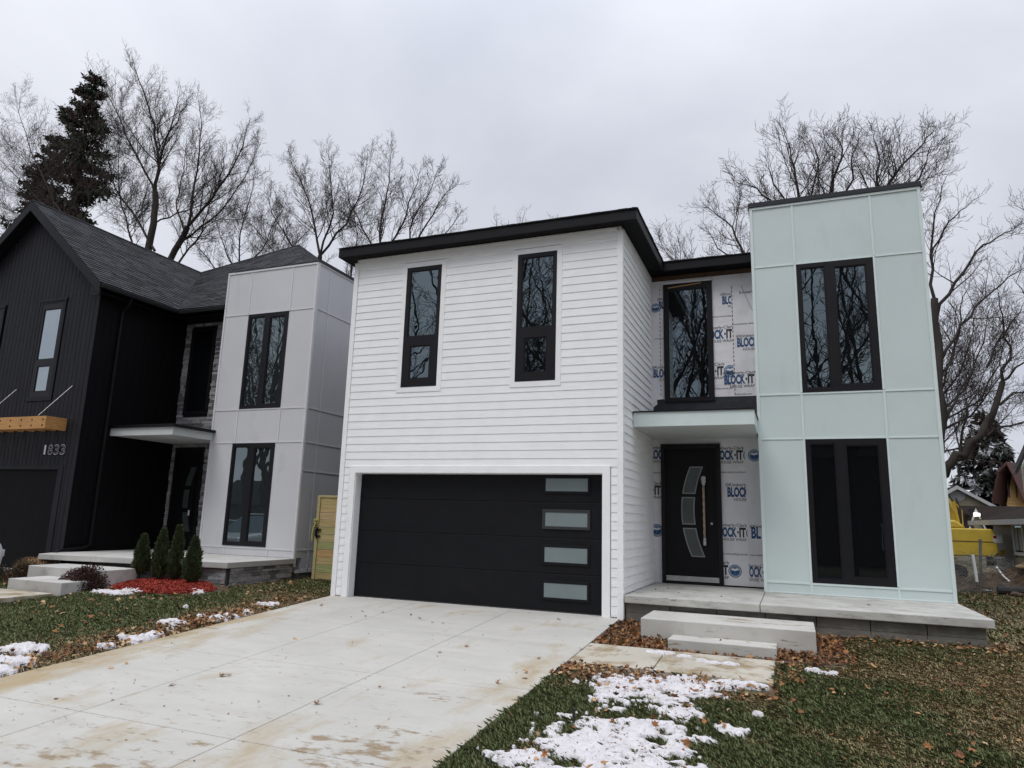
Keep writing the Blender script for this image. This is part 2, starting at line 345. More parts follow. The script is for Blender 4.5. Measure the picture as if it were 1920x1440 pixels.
# ------------------------------------------------------------------ ground, driveway, street
def gz(x, y):
    y = np.asarray(y, float)
    a = np.where(y < 0, .06*np.maximum(y, -12), 0.0)
    x = np.asarray(x, float); bed = np.clip((x-4.05)/.1, 0, 1)*np.clip((7.5-x)/.3, 0, 1)*np.clip((y+1.85)/.1, 0, 1)*np.clip((.3-y)/.2, 0, 1)
    return a-.028-.045*bed
xs = np.unique(np.concatenate([np.linspace(-500, -20, 14), np.linspace(-20, 16, 145), np.linspace(16, 500, 14)]))
ys = np.unique(np.concatenate([np.linspace(-500, -14, 14), np.linspace(-14, 14, 113), np.linspace(14, 700, 18)]))
X, Y = np.meshgrid(xs, ys)
rs = np.random.RandomState(3)
Z = gz(X, Y)+rs.uniform(-.012, .006, X.shape)*((np.abs(X) < 20) & (np.abs(Y) < 14))
onconc = (X > -1.6) & (X < 4.3) & (Y < .3) | (X > 4.1) & (X < 6.6) & (Y < -1.6) & (Y > -3)
Z = np.where(onconc, Z-.03, Z)
nx_, ny_ = len(xs), len(ys)
I = (np.arange(ny_-1)[:, None]*nx_+np.arange(nx_-1)[None, :]).ravel()
tag(big_mesh('ground', np.stack([X.ravel(), Y.ravel(), Z.ravel()], 1), np.stack([I, I+1, I+nx_+1, I+nx_], 1), 4, 'soil'), kind='structure')
d = MB(); xb = [-1.41, .42, 2.25, 4.1]; yb_ = [-.0, -2.1, -4.22, -6.38, -8.55, -10.7, -13.4]
def slab(mb, x0, x1, y0, y1, dz=0, th=.12, sl=.06):
    mb.add([(x, y, sl*y+dz-t) for t in (th, 0) for y in (y0, y1) for x in (x0, x1)], [(0, 2, 3, 1), (4, 5, 7, 6), (0, 1, 5, 4), (2, 6, 7, 3), (0, 4, 6, 2), (1, 3, 7, 5)])
for i in range(3):
    for j in range(6): slab(d, xb[i]+.004, xb[i+1]-.004, yb_[j+1]+.004, yb_[j]-.004)
tag(d.build('driveway', 'drive', bevel=.005), kind='structure')
d = MB(); d.box(-1.05, 3.82, -.0+.002, .25, -.1, -.008); tag(d.build('garage_floor', 'conc'), kind='structure')
d = MB(); slab(d, 4.108, 5.12, -2.83, -1.8, th=.1); slab(d, 5.13, 6.45, -2.83, -1.8, dz=-.004, th=.1); tag(d.build('path', 'walk', bevel=.008), kind='structure')
d = MB(); d.box(-300, 300, -22, -14, -.75, -.69); tag(d.build('street', 'street'), kind='structure')
d = MB(); d.box(-300, 300, -13.95, -13.5, -.8, -.66); tag(d.build('kerb', 'conc'), kind='structure')

# ------------------------------------------------------------------ the white house
ZT = 6.68; YB = 2.823; YT = 2.14
H = thing('house', 'white lap-sided house with black garage door and a pale green panelled tower', 'house', (0, 0, 0))
core = MB()
core.box(-1.40, 4.13, .30, 11, -.2, ZT); core.box(4.13, 6.3, YB+.03, 11, .0, ZT)
core.build('wall', 'black', H)
d = MB(); d.plate('y', -1.40, 4.13, -.05, ZT, .03, .29, [(-1.07, 3.81, -1, 2.30)]); d.build('front_wall', 'siding', H)
LAP, ZREF = .1484, 6.417-44*.1484
WN = [(-.184, .585), (2.18, 2.946)]
holes = [(-1.215, 3.955, -1, 2.44)]+[(a-.085, b+.085, 3.84, 6.47) for a, b in WN]
d = MB(); laps(d, 'y', .02, -1, -1.33, 4.06, .02, 6.50, LAP, ZREF, holes); d.build('lap_siding', 'siding', H)
d = MB(); laps(d, 'x', 4.14, 1, .102, YB-.05, .37, 6.52, LAP, ZREF, (), .018); d.box(4.10, 4.139, .07, YB, -.1, 6.62); d.build('side_lap_siding', 'siding', H)
for x in (-1.435, 4.06):
    d = MB(); d.box(x, x+.101, -.006, .10, -.03, 6.60); d.build('corner_trim', 'siding', H, bevel=.004)
d = MB(); d.box(-1.333, 4.059, -.004, .03, 6.47, 6.66); d.box(-1.333, 4.059, -.012, -.0041, 6.62, 6.661); d.build('frieze_board', 'siding', H)
d = MB(); d.box(4.13, 4.157, .101, YB, 6.52, 6.661); d.build('frieze_board', 'siding', H)
# garage surround
d = MB(); d.plate('y', -1.20, 3.94, -.02, 2.43, -.008, .019, [(-1.07, 3.81, -1, 2.30)]); d.plate('y', -1.075, 3.815, -.02, 2.305, .02, .209, [(-1.058, 3.798, -1, 2.288)]); d.build('garage_trim', 'siding', H, bevel=.003)
G_ = MB()
for a, b in ((.012, .612), (.620, 1.208), (1.216, 1.812), (1.820, 2.286)):
    G_.box(-1.057, 3.797, .21, .255, a, b)
gd = G_.build('garage_door', 'garage', H, bevel=.006)
d = MB(); d.box(-1.057, 3.797, .235, .25, .60, .63); d.box(-1.057, 3.797, .235, .25, 1.20, 1.22); d.box(-1.057, 3.797, .235, .25, 1.80, 1.83); d.build('panel_joint', 'seal', gd)
d = MB(); d.box(-1.05, 3.79, .2, .24, -.008, .012); d.build('bottom_seal', 'seal', gd)
for k, (a, b) in enumerate(((2.004, 2.222), (1.405, 1.642), (.805, 1.052), (.225, .46))):
    d = MB(); d.box(2.745, 3.502, .195, .209, a, b); d.build('window_pane', 'frost', gd)
    d = MB(); e = .05 if k == 1 else .045; d.plate('y', 2.745-e, 3.502+e, a-e, b+e, .188 if k != 1 else .184, .2085, [(2.745, 3.502, a, b)]); fr_ = d.build('window_frame', 'garage' if k != 1 else 'seal', gd, bevel=.004)
    if k == 1: fr_['label'] = 'window frame with a ragged protective film edge'
# upper windows
for a, b in WN:
    wf = window('window', H, a, b, 3.937, 6.357, -.002, [(a+.085, b-.06, 4.93, 6.28), (a+.165, b-.165, 4.09, 4.745)], depth=.03, rec=.018)
    d = MB(); d.plate('y', a-.1, b+.1, 3.835, 6.46, .002, .018, [(a, b, 3.937, 6.357)]); d.build('window_trim', 'siding', H, bevel=.003)
# wrapped recess
wr = MB(); wr.box(4.13, 6.35, YB, YB+.02, .33, 6.60); wo = wr.build('house_wrap', 'wrap', H)
d = MB(); d.box(5.768, 6.35, YB-.008, YB-.002, 3.98, 6.36); d.build('wrap_sheet', 'wrap_seam', wo)
d = MB(); d.box(5.925, 6.35, YB-.008, YB-.002, .35, 3.15); d.build('wrap_sheet', 'wrap_seam', wo)
d = MB(); d.box(4.13, 6.35, YB-.016, YB-.009, 6.57, 6.68); d.build('wood_sheathing', 'osb', H)
d = MB()
d.add([(4.15, YB-.03, 3.46), (6.34, YB-.03, 3.46), (6.34, YB-.012, 4.02), (5.38, YB-.012, 4.03), (5.36, YB-.012, 3.96), (4.40, YB-.012, 3.96), (4.38, YB-.012, 4.02), (4.24, YB-.012, 4.01), (4.25, YB-.012, 3.92), (4.17, YB-.012, 3.86)], [tuple(range(10))])
d.build('flashing_membrane', 'membrane', H)
# printed lettering: (sheet, text, x, baseline z, cap height, width, ink, bold)
L1, L2 = YB-.0015, YB-.0098
def logo(I, B, x, z, y, s=1.0):
    """printed unit: maker's line, big two-colour word, sub line, round emblem"""
    I, B = MB(), MB()
    text(I, 'Kimberly-Clark', x+.04*s, z+.195*s, .06*s, .56*s, y, .012)
    text(B, 'BLOCK', x, z, .17*s, .40*s, y, .05); text(I, '·IT', x+.405*s, z, .17*s, .17*s, y, .05)
    text(I, 'HOUSE WRAP', x+.12*s, z-.085*s, .055*s, .46*s, y, .01)
    emblem_round(B, x+.70*s, z+.07*s, .125*s, y)
    badge(I, x-.0, z+.222*s, .035*s, y)
    I.build('lettering', 'ink', wo, fix=False); B.build('lettering', 'blue', wo, fix=False)
def ring(mb, cx, cz, r0, r1, y, n=28):
    vs = [(cx+r*math.cos(2*math.pi*i/n), y, cz+r*math.sin(2*math.pi*i/n)) for r in (r0, r1) for i in range(n)]
    mb.add(vs, [(i, (i+1) % n, (i+1) % n+n, i+n) for i in range(n)])
def emblem_round(mb, cx, cz, r, y):
    ring(mb, cx, cz, r*.82, r, y); ring(LB, cx, cz, .001, r*.82, y-.0004); ring(WH, cx, cz, r*.80, r*.86, y-.0006)
    def q(pts): mb.add([(cx+a*r, y-.0008, cz+b*r) for a, b in pts], [tuple(range(len(pts)))])
    # open carton: two faces and two raised flaps
    q([(-.62, .12), (-.05, -.02), (-.05, -.62), (-.55, -.42)]); q([(.03, -.02), (.62, .16), (.55, -.38), (.03, -.62)])
    WH.add([(cx+a*r, y-.0008, cz+b*r) for a, b in [(-.66, .18), (-.02, .04), (.66, .22), (.3, .46), (0, .3), (-.34, .44)]], [tuple(range(6))])
def badge(mb, cx, cz, r, y):
    ring(mb, cx, cz, r*.8, r, y, 18)
    for a in range(3):
        t = a*math.pi/3; mb.add([(cx-r*.7*math.cos(t)-r*.07*math.sin(t), y-.0003, cz-r*.7*math.sin(t)+r*.07*math.cos(t)), (cx+r*.7*math.cos(t)-r*.07*math.sin(t), y-.0003, cz+r*.7*math.sin(t)+r*.07*math.cos(t)), (cx+r*.7*math.cos(t)+r*.07*math.sin(t), y-.0003, cz+r*.7*math.sin(t)-r*.07*math.cos(t)), (cx-r*.7*math.cos(t)+r*.07*math.sin(t), y-.0003, cz-r*.7*math.sin(t)-r*.07*math.cos(t))], [(0, 1, 2, 3)])
I1, B1, WH, LB = MB(), MB(), MB(), MB()
URL = 'www.kimberly-clarkbuildingmaterials.com'
# under sheet (the second sheet overlaps it on the right)
for x, z, s in ((5.592, 5.955, .92), (5.195, 5.235, 1.02), (5.005, 4.475, 1.0), (4.30, 5.97, .9), (4.17, 4.49, .95)): logo(I1, B1, x, z, L1, s)
for x, z in ((5.27, 5.68), (5.02, 4.18), (4.2, 5.3)): text(I1, URL, x, z, .035, .72, L1, .006)
for x, z, s in ((5.577, 2.06, 1.0), (5.345, 1.30, .96), (4.995, .59, .97), (5.33, 2.78, .98), (4.03, 2.80, 1.0), (3.72, 2.08, 1.0), (3.51, 1.30, 1.0)): logo(I1, B1, x, z, L1, s)
for x, z in ((5.47, 2.51), (5.22, .955), (3.62, 2.5)): text(I1, URL, x, z, .04, .78, L1, .006)
emblem_round(B1, 4.232, 5.99, .10, L1-.001)
for x, z, s in ((5.855, 5.035, .97), (5.585, 4.285, .99)):
    text(I1, 'Kimberly-Clark', x+.05, z+.19, .055, .56, L2, .012)
    text(B1, 'BLOCK', x, z, .17, .40, L2, .05); text(I1, '·IT', x+.405, z, .17, .17, L2, .05); text(I1, 'HOUSE WRAP', x+.11, z-.085, .052, .46, L2, .01)
    badge(I1, x+.01, z+.215, .03, L2)
text(I1, URL, 5.78, 5.49, .035, .8, L2, .006); text(I1, 'Kimberly-Clark', 5.93, 6.14, .055, .5, L2, .012); text(I1, 'materials.com', 5.8, 4.05, .035, .3, L2, .006)
# the overlapping sheet only shows the letters right of its edge: strings are cut there
for s_, x, z, h, wd, ink in (('Kimb', 6.04, 1.475, .055, .17, 'i'), ('BL', 5.992, 1.285, .20, .17, 'b'), ('www.kimberly-clark', 5.945, .955, .035, .38, 'i'), ('berly-Clark', 5.93, .745, .055, .37, 'i'), ('OCK', 5.93, .575, .175, .225, 'b'), ('·IT', 6.165, .575, .175, .15, 'i'), ('OUSE WRAP', 5.925, .495, .052, .4, 'i')):
    text(I1 if ink == 'i' else B1, s_, x, z, h, wd, L2, .04 if h > .1 else .01)
badge(I1, 6.0, 1.495, .035, L2); emblem_round(B1, 6.10, 2.85, .118, L2-.001)
I1.build('lettering', 'ink', wo, fix=False); B1.build('lettering', 'blue', wo, fix=False); WH.build('emblem_face', 'wrap', wo, fix=False); LB.build('emblem_face', 'blue_light', wo, fix=False)
# dashed blue printed fastening line and staples, scuffs at the sheet edge
d = MB(); z = 4.05
while z < 6.3:
    d.box(5.775, 5.790, YB-.0105, YB-.009, z, z+.05); z += .085
d.build('dashed_line', 'ink', wo); d = MB()
z = 4.1
while z < 6.4:
    d.box(4.315, 4.328, YB-.003, YB-.001, z, z+.05); z += .09
d.build('dashed_line', 'ink', wo); d = MB()
for k in range(16):
    t = k/16; xx = 5.97+.20*t; zz = 6.28-.55*t; d.box(xx, xx+.012, YB-.0105, YB-.009, zz, zz+.022)
d.build('dashed_line', 'ink', wo)
# recess window
window('window', H, 4.40, 5.395, 3.95, 6.475, YB-.045, [(4.49, 5.303, 4.02, 6.335)], depth=.04, rec=.02)
d = MB(); d.box(4.395, 5.42, YB-.05, YB-.002, 6.476, 6.51); d.build('window_drip', 'wrap_seam', H)
d = MB(); d.prism([(4.50, YB-.052, 6.38), (5.18, YB-.052, 6.43), (5.18, YB-.052, 6.452), (4.50, YB-.052, 6.40)], (0, .01, 0)); d.build('wood_shim', 'wood', H)
# front door
DY = YB-.07
dr = MB(); dr.plate('y', 4.312, 5.468, .372, 3.085, DY-.01, YB-.002, [(4.385, 5.395, .40, 3.0)]); dro = dr.build('door', 'frame', H)
d = MB(); d.box(4.386, 5.394, DY+.012, DY+.04, .40, 3.0); d.build('door_leaf', 'black', dro)
d = MB(); d.plate('y', 4.44, 5.335, .62, 2.93, DY+.004, DY+.0118, [(4.455, 5.32, .635, 2.915)]); d.build('door_moulding', 'black', dro)
def curved_pane(parent, zs_, cx, R, zc, w_, y, fm, gm):
    """a pane bounded by two arcs bulging left"""
    def arc(z, off): return cx-math.sqrt(max(R*R-(z-zc)**2, 0))+R-.0+off
    P = []; n = 8
    for i in range(n+1): z = zs_[0]+(zs_[1]-zs_[0])*i/n; P.append((arc(z, 0), z))
    for i in range(n, -1, -1): z = zs_[0]+(zs_[1]-zs_[0])*i/n; P.append((arc(z, w_), z))
    c = np.mean(P, 0); m_ = len(P)
    Q = [(arc(z, .022), z) for z in np.linspace(zs_[0]+.02, zs_[1]-.02, n+1)]+[(arc(z, w_-.022), z) for z in np.linspace(zs_[1]-.02, zs_[0]+.02, n+1)]
    f = MB(); vs = [(a, y, b) for a, b in P]+[(a, y, b) for a, b in Q]+[(a, y+.014, b) for a, b in P]
    f.add(vs, [(i, (i+1) % m_, (i+1) % m_+m_, i+m_) for i in range(m_)]+[(i, (i+1) % m_, (i+1) % m_+2*m_, i+2*m_) for i in range(m_)])
    fo = f.build('pane_frame', fm, parent)
    g = MB(); g.add([(a, y+.004, b) for a, b in Q], [tuple(range(len(Q)))]); g.build('pane', gm, fo)
for zz in ((2.096, 2.63), (1.502, 2.033), (.892, 1.436)): curved_pane(dro, zz, 4.700, 2.15, 1.765, .255, DY-.002, 'greyframe', 'frost_dark')
hb = MB(); hb.cyl((5.142, DY-.055, 1.12), (5.142, DY-.055, 2.44), .019, 12); hb.cyl((5.142, DY-.055, 1.3), (5.142, DY+.01, 1.3), .012); hb.cyl((5.142, DY-.055, 2.25), (5.142, DY+.01, 2.25), .012)
ho = hb.build('door_handle', 'steel', dro, smooth=True)
d = MB(); d.tube([(5.142+.004*math.sin(i*2), DY-.055, 2.26+i*.02) for i in range(10)], [.024, .03, .038, .042, .046, .048, .046, .048, .044, .03], 10); d.build('plastic_wrapping', 'plastic', ho, smooth=True)
d = MB(); d.tube([(5.142, DY-.055, 1.115+i*.02) for i in range(8)], [.026, .028, .027, .03, .027, .025, .026, .024], 10); d.build('plastic_wrapping', 'plastic', ho, smooth=True)
for k in range(7):
    z = 1.29+k*.137; d = MB()
    for s_ in (-1, 1): d.tube([(5.142+s_*.026*math.sin(math.pi*t/6)*.72, DY-.078, z+.137*t/6) for t in range(7)], .005, 5)
    d.build('packing_net', 'tarp', ho)
d = MB(); d.cyl((5.275, DY-.012, 1.529), (5.275, DY+.011, 1.529), .022, 16); d.build('lock', 'steel', dro)
d = MB(); d.box(4.395, 5.385, DY-.004, DY+.010, .425, .52); d.build('kick_plate', 'steel', dro)
d = MB(); d.box(4.36, 6.2, YB-.035, YB-.018, .368, .392); d.build('sill_flashing', 'black', H)
# canopy
c = MB(); c.box(4.16, 6.208, .826, .85, 3.187, 3.44); c.box(6.184, 6.2075, .8505, YT-.002, 3.187, 3.44)
cn_ = c.build('canopy', 'mint_trim', H)
d = MB(); d.box(4.158, 6.18, .8505, YB-.01, 3.19, 3.215); d.build('canopy_soffit', 'white', cn_)
d = MB(); d.add([(4.15, .80, 3.441), (6.225, .80, 3.441), (6.225, YT-.003, 3.441), (6.19, YT-.003, 3.441), (6.19, YB-.04, 3.47), (4.15, YB-.04, 3.47), (4.15, .80, 3.463), (6.225, .80, 3.463), (6.225, YT-.003, 3.48), (6.19, YT-.003, 3.48), (6.19, YB-.04, 3.52), (4.15, YB-.04, 3.52)],
      [(0, 1, 2, 3, 4, 5), (6, 7, 8, 9, 10, 11)]+[(i, (i+1) % 6, (i+1) % 6+6, i+6) for i in range(6)]); d.build('canopy_roofing', 'fascia', cn_)
# roof over the white block
r = MB(); e = [(-1.68, -.25), (4.46, -.25), (4.46, 2.45), (6.3, 2.45), (6.3, 11.2), (-1.68, 11.2)]; zf = 6.845
V = [(x, y, zf+.02) for x, y in e]+[(1.4, 2.85, zf+.78), (3.6, 5.2, zf+.9), (1.4, 8.2, zf+.78)]
r.add(V, [(0, 1, 6), (1, 2, 7, 6), (2, 3, 7), (3, 4, 8, 7), (4, 5, 8), (5, 0, 6, 8), (6, 7, 8)])
ro = r.build('roof', 'brownroof', H)
MT['dark_roof'] = mat('black_roofing', (.014, .014, .016), .9, noise=(14, .4), bump=(60, .4)); ro.data.materials[0] = MT['dark_roof']
d = MB(); ww = rnd
for (xa, ya), (xb2, yb2), nrm in (((-1.68, -.25), (4.46, -.25), (0, -1)), ((4.46, -.25), (4.46, 2.45), (1, 0)), ((4.46, 2.45), (6.2, 2.45), (0, -1))):
    n = int(math.hypot(xb2-xa, yb2-ya)/.16)
    for i in range(n):
        t0, t1 = i/n, (i+1)/n; o = .022+.008*rnd.random(); zt_ = zf+.014+.008*rnd.random()
        p0 = np.array((xa+(xb2-xa)*t0, ya+(yb2-ya)*t0)); p1 = np.array((xa+(xb2-xa)*t1, ya+(yb2-ya)*t1)); nn = np.array(nrm)*o
        d.add([(*(p0+nn), zf+.001), (*(p1+nn), zf+.001), (*p1, zf+.001), (*p0, zf+.001), (*(p0+nn), zt_), (*(p1+nn), zt_), (*(p1-nn*3), zt_+.02), (*(p0-nn*3), zt_+.02)], [(0, 1, 2, 3), (0, 4, 5, 1), (4, 7, 6, 5), (0, 3, 7, 4), (1, 5, 6, 2)])
d.build('shingle_edge', MT['dark_roof'], H)
f = MB(); f.box(-1.68, 4.46, -.25, -.225, 6.665, zf); f.box(4.435, 4.46, -.2245, 2.45, 6.665, zf); f.box(4.4605, 6.2, 2.45, 2.475, 6.665, zf); f.box(-1.68, -1.655, -.2245, 11.2, 6.665, zf)
f.build('fascia', 'fascia', H)
f = MB(); f.box(-1.654, 4.434, -.2245, .0, 6.67, 6.685); f.box(-1.654, -1.4, .001, 11, 6.67, 6.685); f.box(4.135, 4.434, .001, 2.45, 6.67, 6.685); f.box(4.13, 6.2, 2.476, YB, 6.67, 6.685)
f.build('soffit', 'soffit', H)
# tower
TX0, TX1, ZTT = 6.208, 9.155, 7.66
t = MB(); t.plate('y', TX0, TX1, .368, ZTT, YT+.012, YT+.30, [(7.007, 8.306, .572, 3.071), (7.007, 8.306, 3.932, 6.399)]); t.box(TX0+.001, TX0+.3, YT+.301, YB+.2, .368, ZTT); t.box(TX0+.001, TX1-.001, YT+1.0, 11, .0, ZTT-.002); t.box(TX1-.3, TX1-.001, YT+.301, YT+.99, .368, ZTT-.002)
t.box(TX0+.3005, TX1-.3005, YT+.45, YT+.9, .37, ZTT-.01)
to = t.build('tower_wall', 'mint', H)
def batten(x0, x1, z0, z1, o=.014):
    d = MB(); d.box(x0, x1, YT+.012-o, YT+.0115, z0, z1); d.build('batten', 'mint_trim', to, bevel=.002)
for x0, x1 in ((TX0, TX0+.055), (TX1-.055, TX1)): batten(x0, x1, .368, ZTT-.052, .02)
batten(TX0, TX1, ZTT-.05, ZTT-.002, .022)
for x in (6.967, 8.309):
    batten(x, x+.038, .37, .53); batten(x, x+.038, 3.099, 3.892); batten(x, x+.038, 6.43, ZTT-.055)
for x in (6.967, 8.3075): batten(x, x+.038, .5725, 3.07); batten(x, x+.038, 3.9325, 6.398)
for z in (.533, 3.0715, 3.894, 6.40):
    for x0, x1 in ((TX0+.056, 6.9665), (6.967, 8.346), (8.3465, TX1-.056)):
        batten(x0, x1, z, z+.028 if z != .533 else z+.036, .012)
batten(TX0+.056, TX1-.056, .3685, .39, .016)
c = MB(); c.box(TX0-.02, TX1+.02, YT-.03, YT+.1, ZTT, ZTT+.095); c.box(TX0-.02, TX0+.1, YT+.101, 11, ZTT, ZTT+.095); c.box(TX1-.1, TX1+.02, YT+.101, 11, ZTT, ZTT+.095); c.box(TX0+.101, TX1-.101, YT+.101, 11, ZTT, ZTT+.05); c.build('parapet_cap', 'cap', H, bevel=.004)
for (z0, z1), gm in (((.572, 3.071), 'glass_low'), ((3.932, 6.399), 'glass')):
    window('window', H, 7.007, 8.306, z0, z1, YT-.004, [(7.075, 7.495, z0+.065, z1-.08), (7.655, 8.185, z0+.115, z1-.115)], depth=.06, glassm=gm, rec=.035)

# ------------------------------------------------------------------ porch and steps of the white house
P = thing('porch', 'pale concrete porch slab on a grey foundation wall under the pale green tower', 'porch', (6.6, 1, 0))
d = MB(); d.box(4.175, 6.215, -.013, YB-.003, .247, .366); d.box(6.223, 9.175, -.013, YT+.011, .247, .366); sl_ = d.build('slab', 'conc', P, bevel=.012)
sl_.data.materials[0] = mat('porch_concrete', (.44, .435, .40), .85, .3, noise=(1.6, .12), bump=(70, .2), dirt=[((.21, .20, .175), 2.6, .5, .8, (1, 1, 3)), ((.10, .085, .06), 6, .62, .74, (1, 2.2, 4), [(4.3, 6.0, -.3, .9, .06)])])
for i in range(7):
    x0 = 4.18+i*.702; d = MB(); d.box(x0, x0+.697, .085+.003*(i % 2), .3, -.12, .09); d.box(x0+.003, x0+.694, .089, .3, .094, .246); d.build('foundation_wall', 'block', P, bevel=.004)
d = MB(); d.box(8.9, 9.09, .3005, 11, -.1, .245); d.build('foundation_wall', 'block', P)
for (x0, x1, y0, y1, z0, z1, lb) in ((4.635, 6.945, -1.02, -.02, -.16, .168, 'long pale concrete step against the porch under the black front door'), (5.085, 6.462, -1.45, -1.025, -.2, -.02, 'short low concrete step in front of the longer step')):
    d = MB(); d.box(x0, x1, y0, y1, z0, z1); o = d.build('concrete_step', 'conc', bevel=.012)
    o.data.materials[0] = mat('step_concrete', (.47, .46, .425), .85, .3, noise=(1.6, .1), bump=(70, .2), dirt=[((.25, .235, .2), 2.8, .56, .9), ((.25, .19, .12), 3.4, .60, .66, (.6, 2, 4), [(5.6, 6.8, -.8, -.1, .08)])])
    tag(o, lb, 'step')

# ------------------------------------------------------------------ the black and grey-white house on the left
LH = thing('house', 'black board-sided gabled house numbered 1833 with a greyish white panelled tower', 'house', (-9, 5, 0))
FX, FY, SX = -14.66, .2, -9.1
RZ, RXC, RS = 9.32, -11.88, .845       # wall gable top, ridge x, slope
d = MB(); d.add([(x, y, z) for y in (FY+.03, 13) for x, z in ((FX, -.2), (SX-.02, -.2), (SX-.02, 6.72), (RXC, 9.15), (FX, 6.72))], [(0, 1, 2, 3, 4), (5, 6, 7, 8, 9)]+[(i, (i+1) % 5, (i+1) % 5+5, i+5) for i in range(5)]); d.build('wall', 'blackwall', LH)
# front boards
wins = [(-11.17, -10.39, 4.19, 6.65), (-13.55, -12.77, 4.19, 6.65)]
d = MB(); x = FX
while x < SX-.02:
    x1 = min(x+.146, SX); zt = RZ-RS*max(abs(x-RXC), abs(x1-RXC))-.02
    segs = [(0, zt)]
    if x1 < -9.62 and x > -14.5: segs = [(2.47, zt)]
    for a, b, z0, z1 in wins:
        if x1 > a-.09 and x < b+.09:
            ns = []
            for p, q in segs:
                if p < z0-.1: ns.append((p, z0-.1))
                ns.append((z1+.12, q))
            segs = ns
    for p, q in segs: d.box(x+.006, x1-.006, FY, FY+.0295, p, q)
    x = x1
d.build('board_siding', 'blackboard', LH)
d = MB(); d.box(SX-.1, SX+.004, FY-.012, FY-.001, 0, 6.7); d.build('corner_trim', 'blackboard', LH)
# side boards
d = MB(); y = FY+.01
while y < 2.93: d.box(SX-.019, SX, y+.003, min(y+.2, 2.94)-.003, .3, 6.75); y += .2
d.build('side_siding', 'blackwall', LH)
for a, b, z0, z1 in wins:
    fo = window('window', LH, a, b, z0, z1, FY-.015, [(a+.09, b-.07, 5.16, 6.5), (a+.165, b-.165, 4.33, 4.99)], depth=.04, glassm='glass_sky', rec=.02)
    dd = MB(); dd.plate('y', a-.09, b+.09, z0-.10, z1+.11, FY-.022, FY-.0005, [(a, b, z0, z1)]); dd.box(a-.13, b+.13, FY-.035, FY-.023, z1+.05, z1+.13); dd.build('window_trim', 'blackboard', LH)
# garage door
d = MB(); d.plate('y', -14.3, -9.50, .0, 2.47, FY-.015, FY+.0295, [(-14.1, -9.655, -1, 2.375)]); d.build('garage_trim', 'blackboard', LH)
d = MB()
for k in range(4): d.box(-14.1, -9.656, FY+.0301, FY+.06, .02+k*.592, .602+k*.592)
go = d.build('garage_door', 'blackboard', LH, bevel=.005); go.data.materials[0] = mat('dark_grey_garage_door', (.017, .0175, .02), .5, .4, noise=(5, .1))
d = MB(); d.box(-14.09, -9.66, FY+.028, FY+.0299, 0, 2.37); 
# gable roof: right slope, left slope
def roofplane(name, P4, rows, m, parent, th=.012, cols=(.034, .036, .040)):
    """shingle courses between two eave corners P4[0],P4[1] and ridge corners P4[3],P4[2]"""
    A, B, C_, D_ = [np.array(q, float) for q in P4]; mb = MB(); nrm = np.cross(B-A, D_-A); nrm /= np.linalg.norm(nrm)
    if nrm[2] < 0: nrm = -nrm
    for i in range(rows):
        t0, t1 = i/rows, (i+1.0)/rows; a0, b0 = A+(D_-A)*t0, B+(C_-B)*t0; a1, b1 = A+(D_-A)*t1, B+(C_-B)*t1
        wd = np.linalg.norm(b0-a0); n = max(1, int(wd/.28)); u = 0.0; off = rnd.random()*.28/max(wd, .3)
        cuts = [0]+sorted(min(1, max(0, (k+rnd.uniform(-.3, .3))/n+off)) for k in range(n))+[1]
        for u0, u1 in zip(cuts[:-1], cuts[1:]):
            if u1-u0 < 1e-4: continue
            k = rnd.uniform(.55, 1.5); mb.cur = tuple(c_*k for c_ in cols); h = th*(1+rnd.random()*.6)
            p, q = a0+(b0-a0)*u0, a0+(b0-a0)*u1; p1, q1 = a1+(b1-a1)*u0, a1+(b1-a1)*u1
            mb.add([p+nrm*h, q+nrm*h, q1+nrm*.002, p1+nrm*.002, p, q], [(0, 1, 2, 3), (4, 5, 1, 0)])
    return mb.build(name, m, parent, attr=True, fix=False)
ZE = 6.93; YO = -.1
RP = (RXC, YO, 9.54); rp2 = (RXC, 5.75, 9.54)
A0 = (-8.80, YO, 6.94); V0 = (-8.42, 2.45, 6.88); V0 = (-8.80, 2.3, 6.94)
APX = (-9.1, 7.35, 10.85)
roofplane('roof', [A0, V0, rp2, RP], 30, 'shingle', LH)
roofplane('roof', [(-14.96, YO, 6.94), (-14.96, 12, 6.94), (RXC, 12, 9.54), RP], 24, 'shingle', LH)
roofplane('roof', [V0, (-4.3, 2.3, 6.90), APX, rp2], 34, 'shingle', LH)
roofplane('roof', [(-4.3, 2.3, 6.90), (-4.3, 12.4, 6.90), (-9.1, 7.36, 10.85), APX], 30, 'shingle', LH)
d = MB(); d.add([rp2, APX, (-14.9, 12, 6.9), (-3.9, 12.4, 6.9)], [(0, 1, 2), (1, 3, 2)]); d.build('roof', 'shingle', LH, attr=False).data.materials[0] = MT['brownroof']
d = MB(); d.tube([RP, rp2], .045, 6); d.tube([rp2, APX], .04, 6); d.build('ridge_cap', MT['dark_roof'], LH)
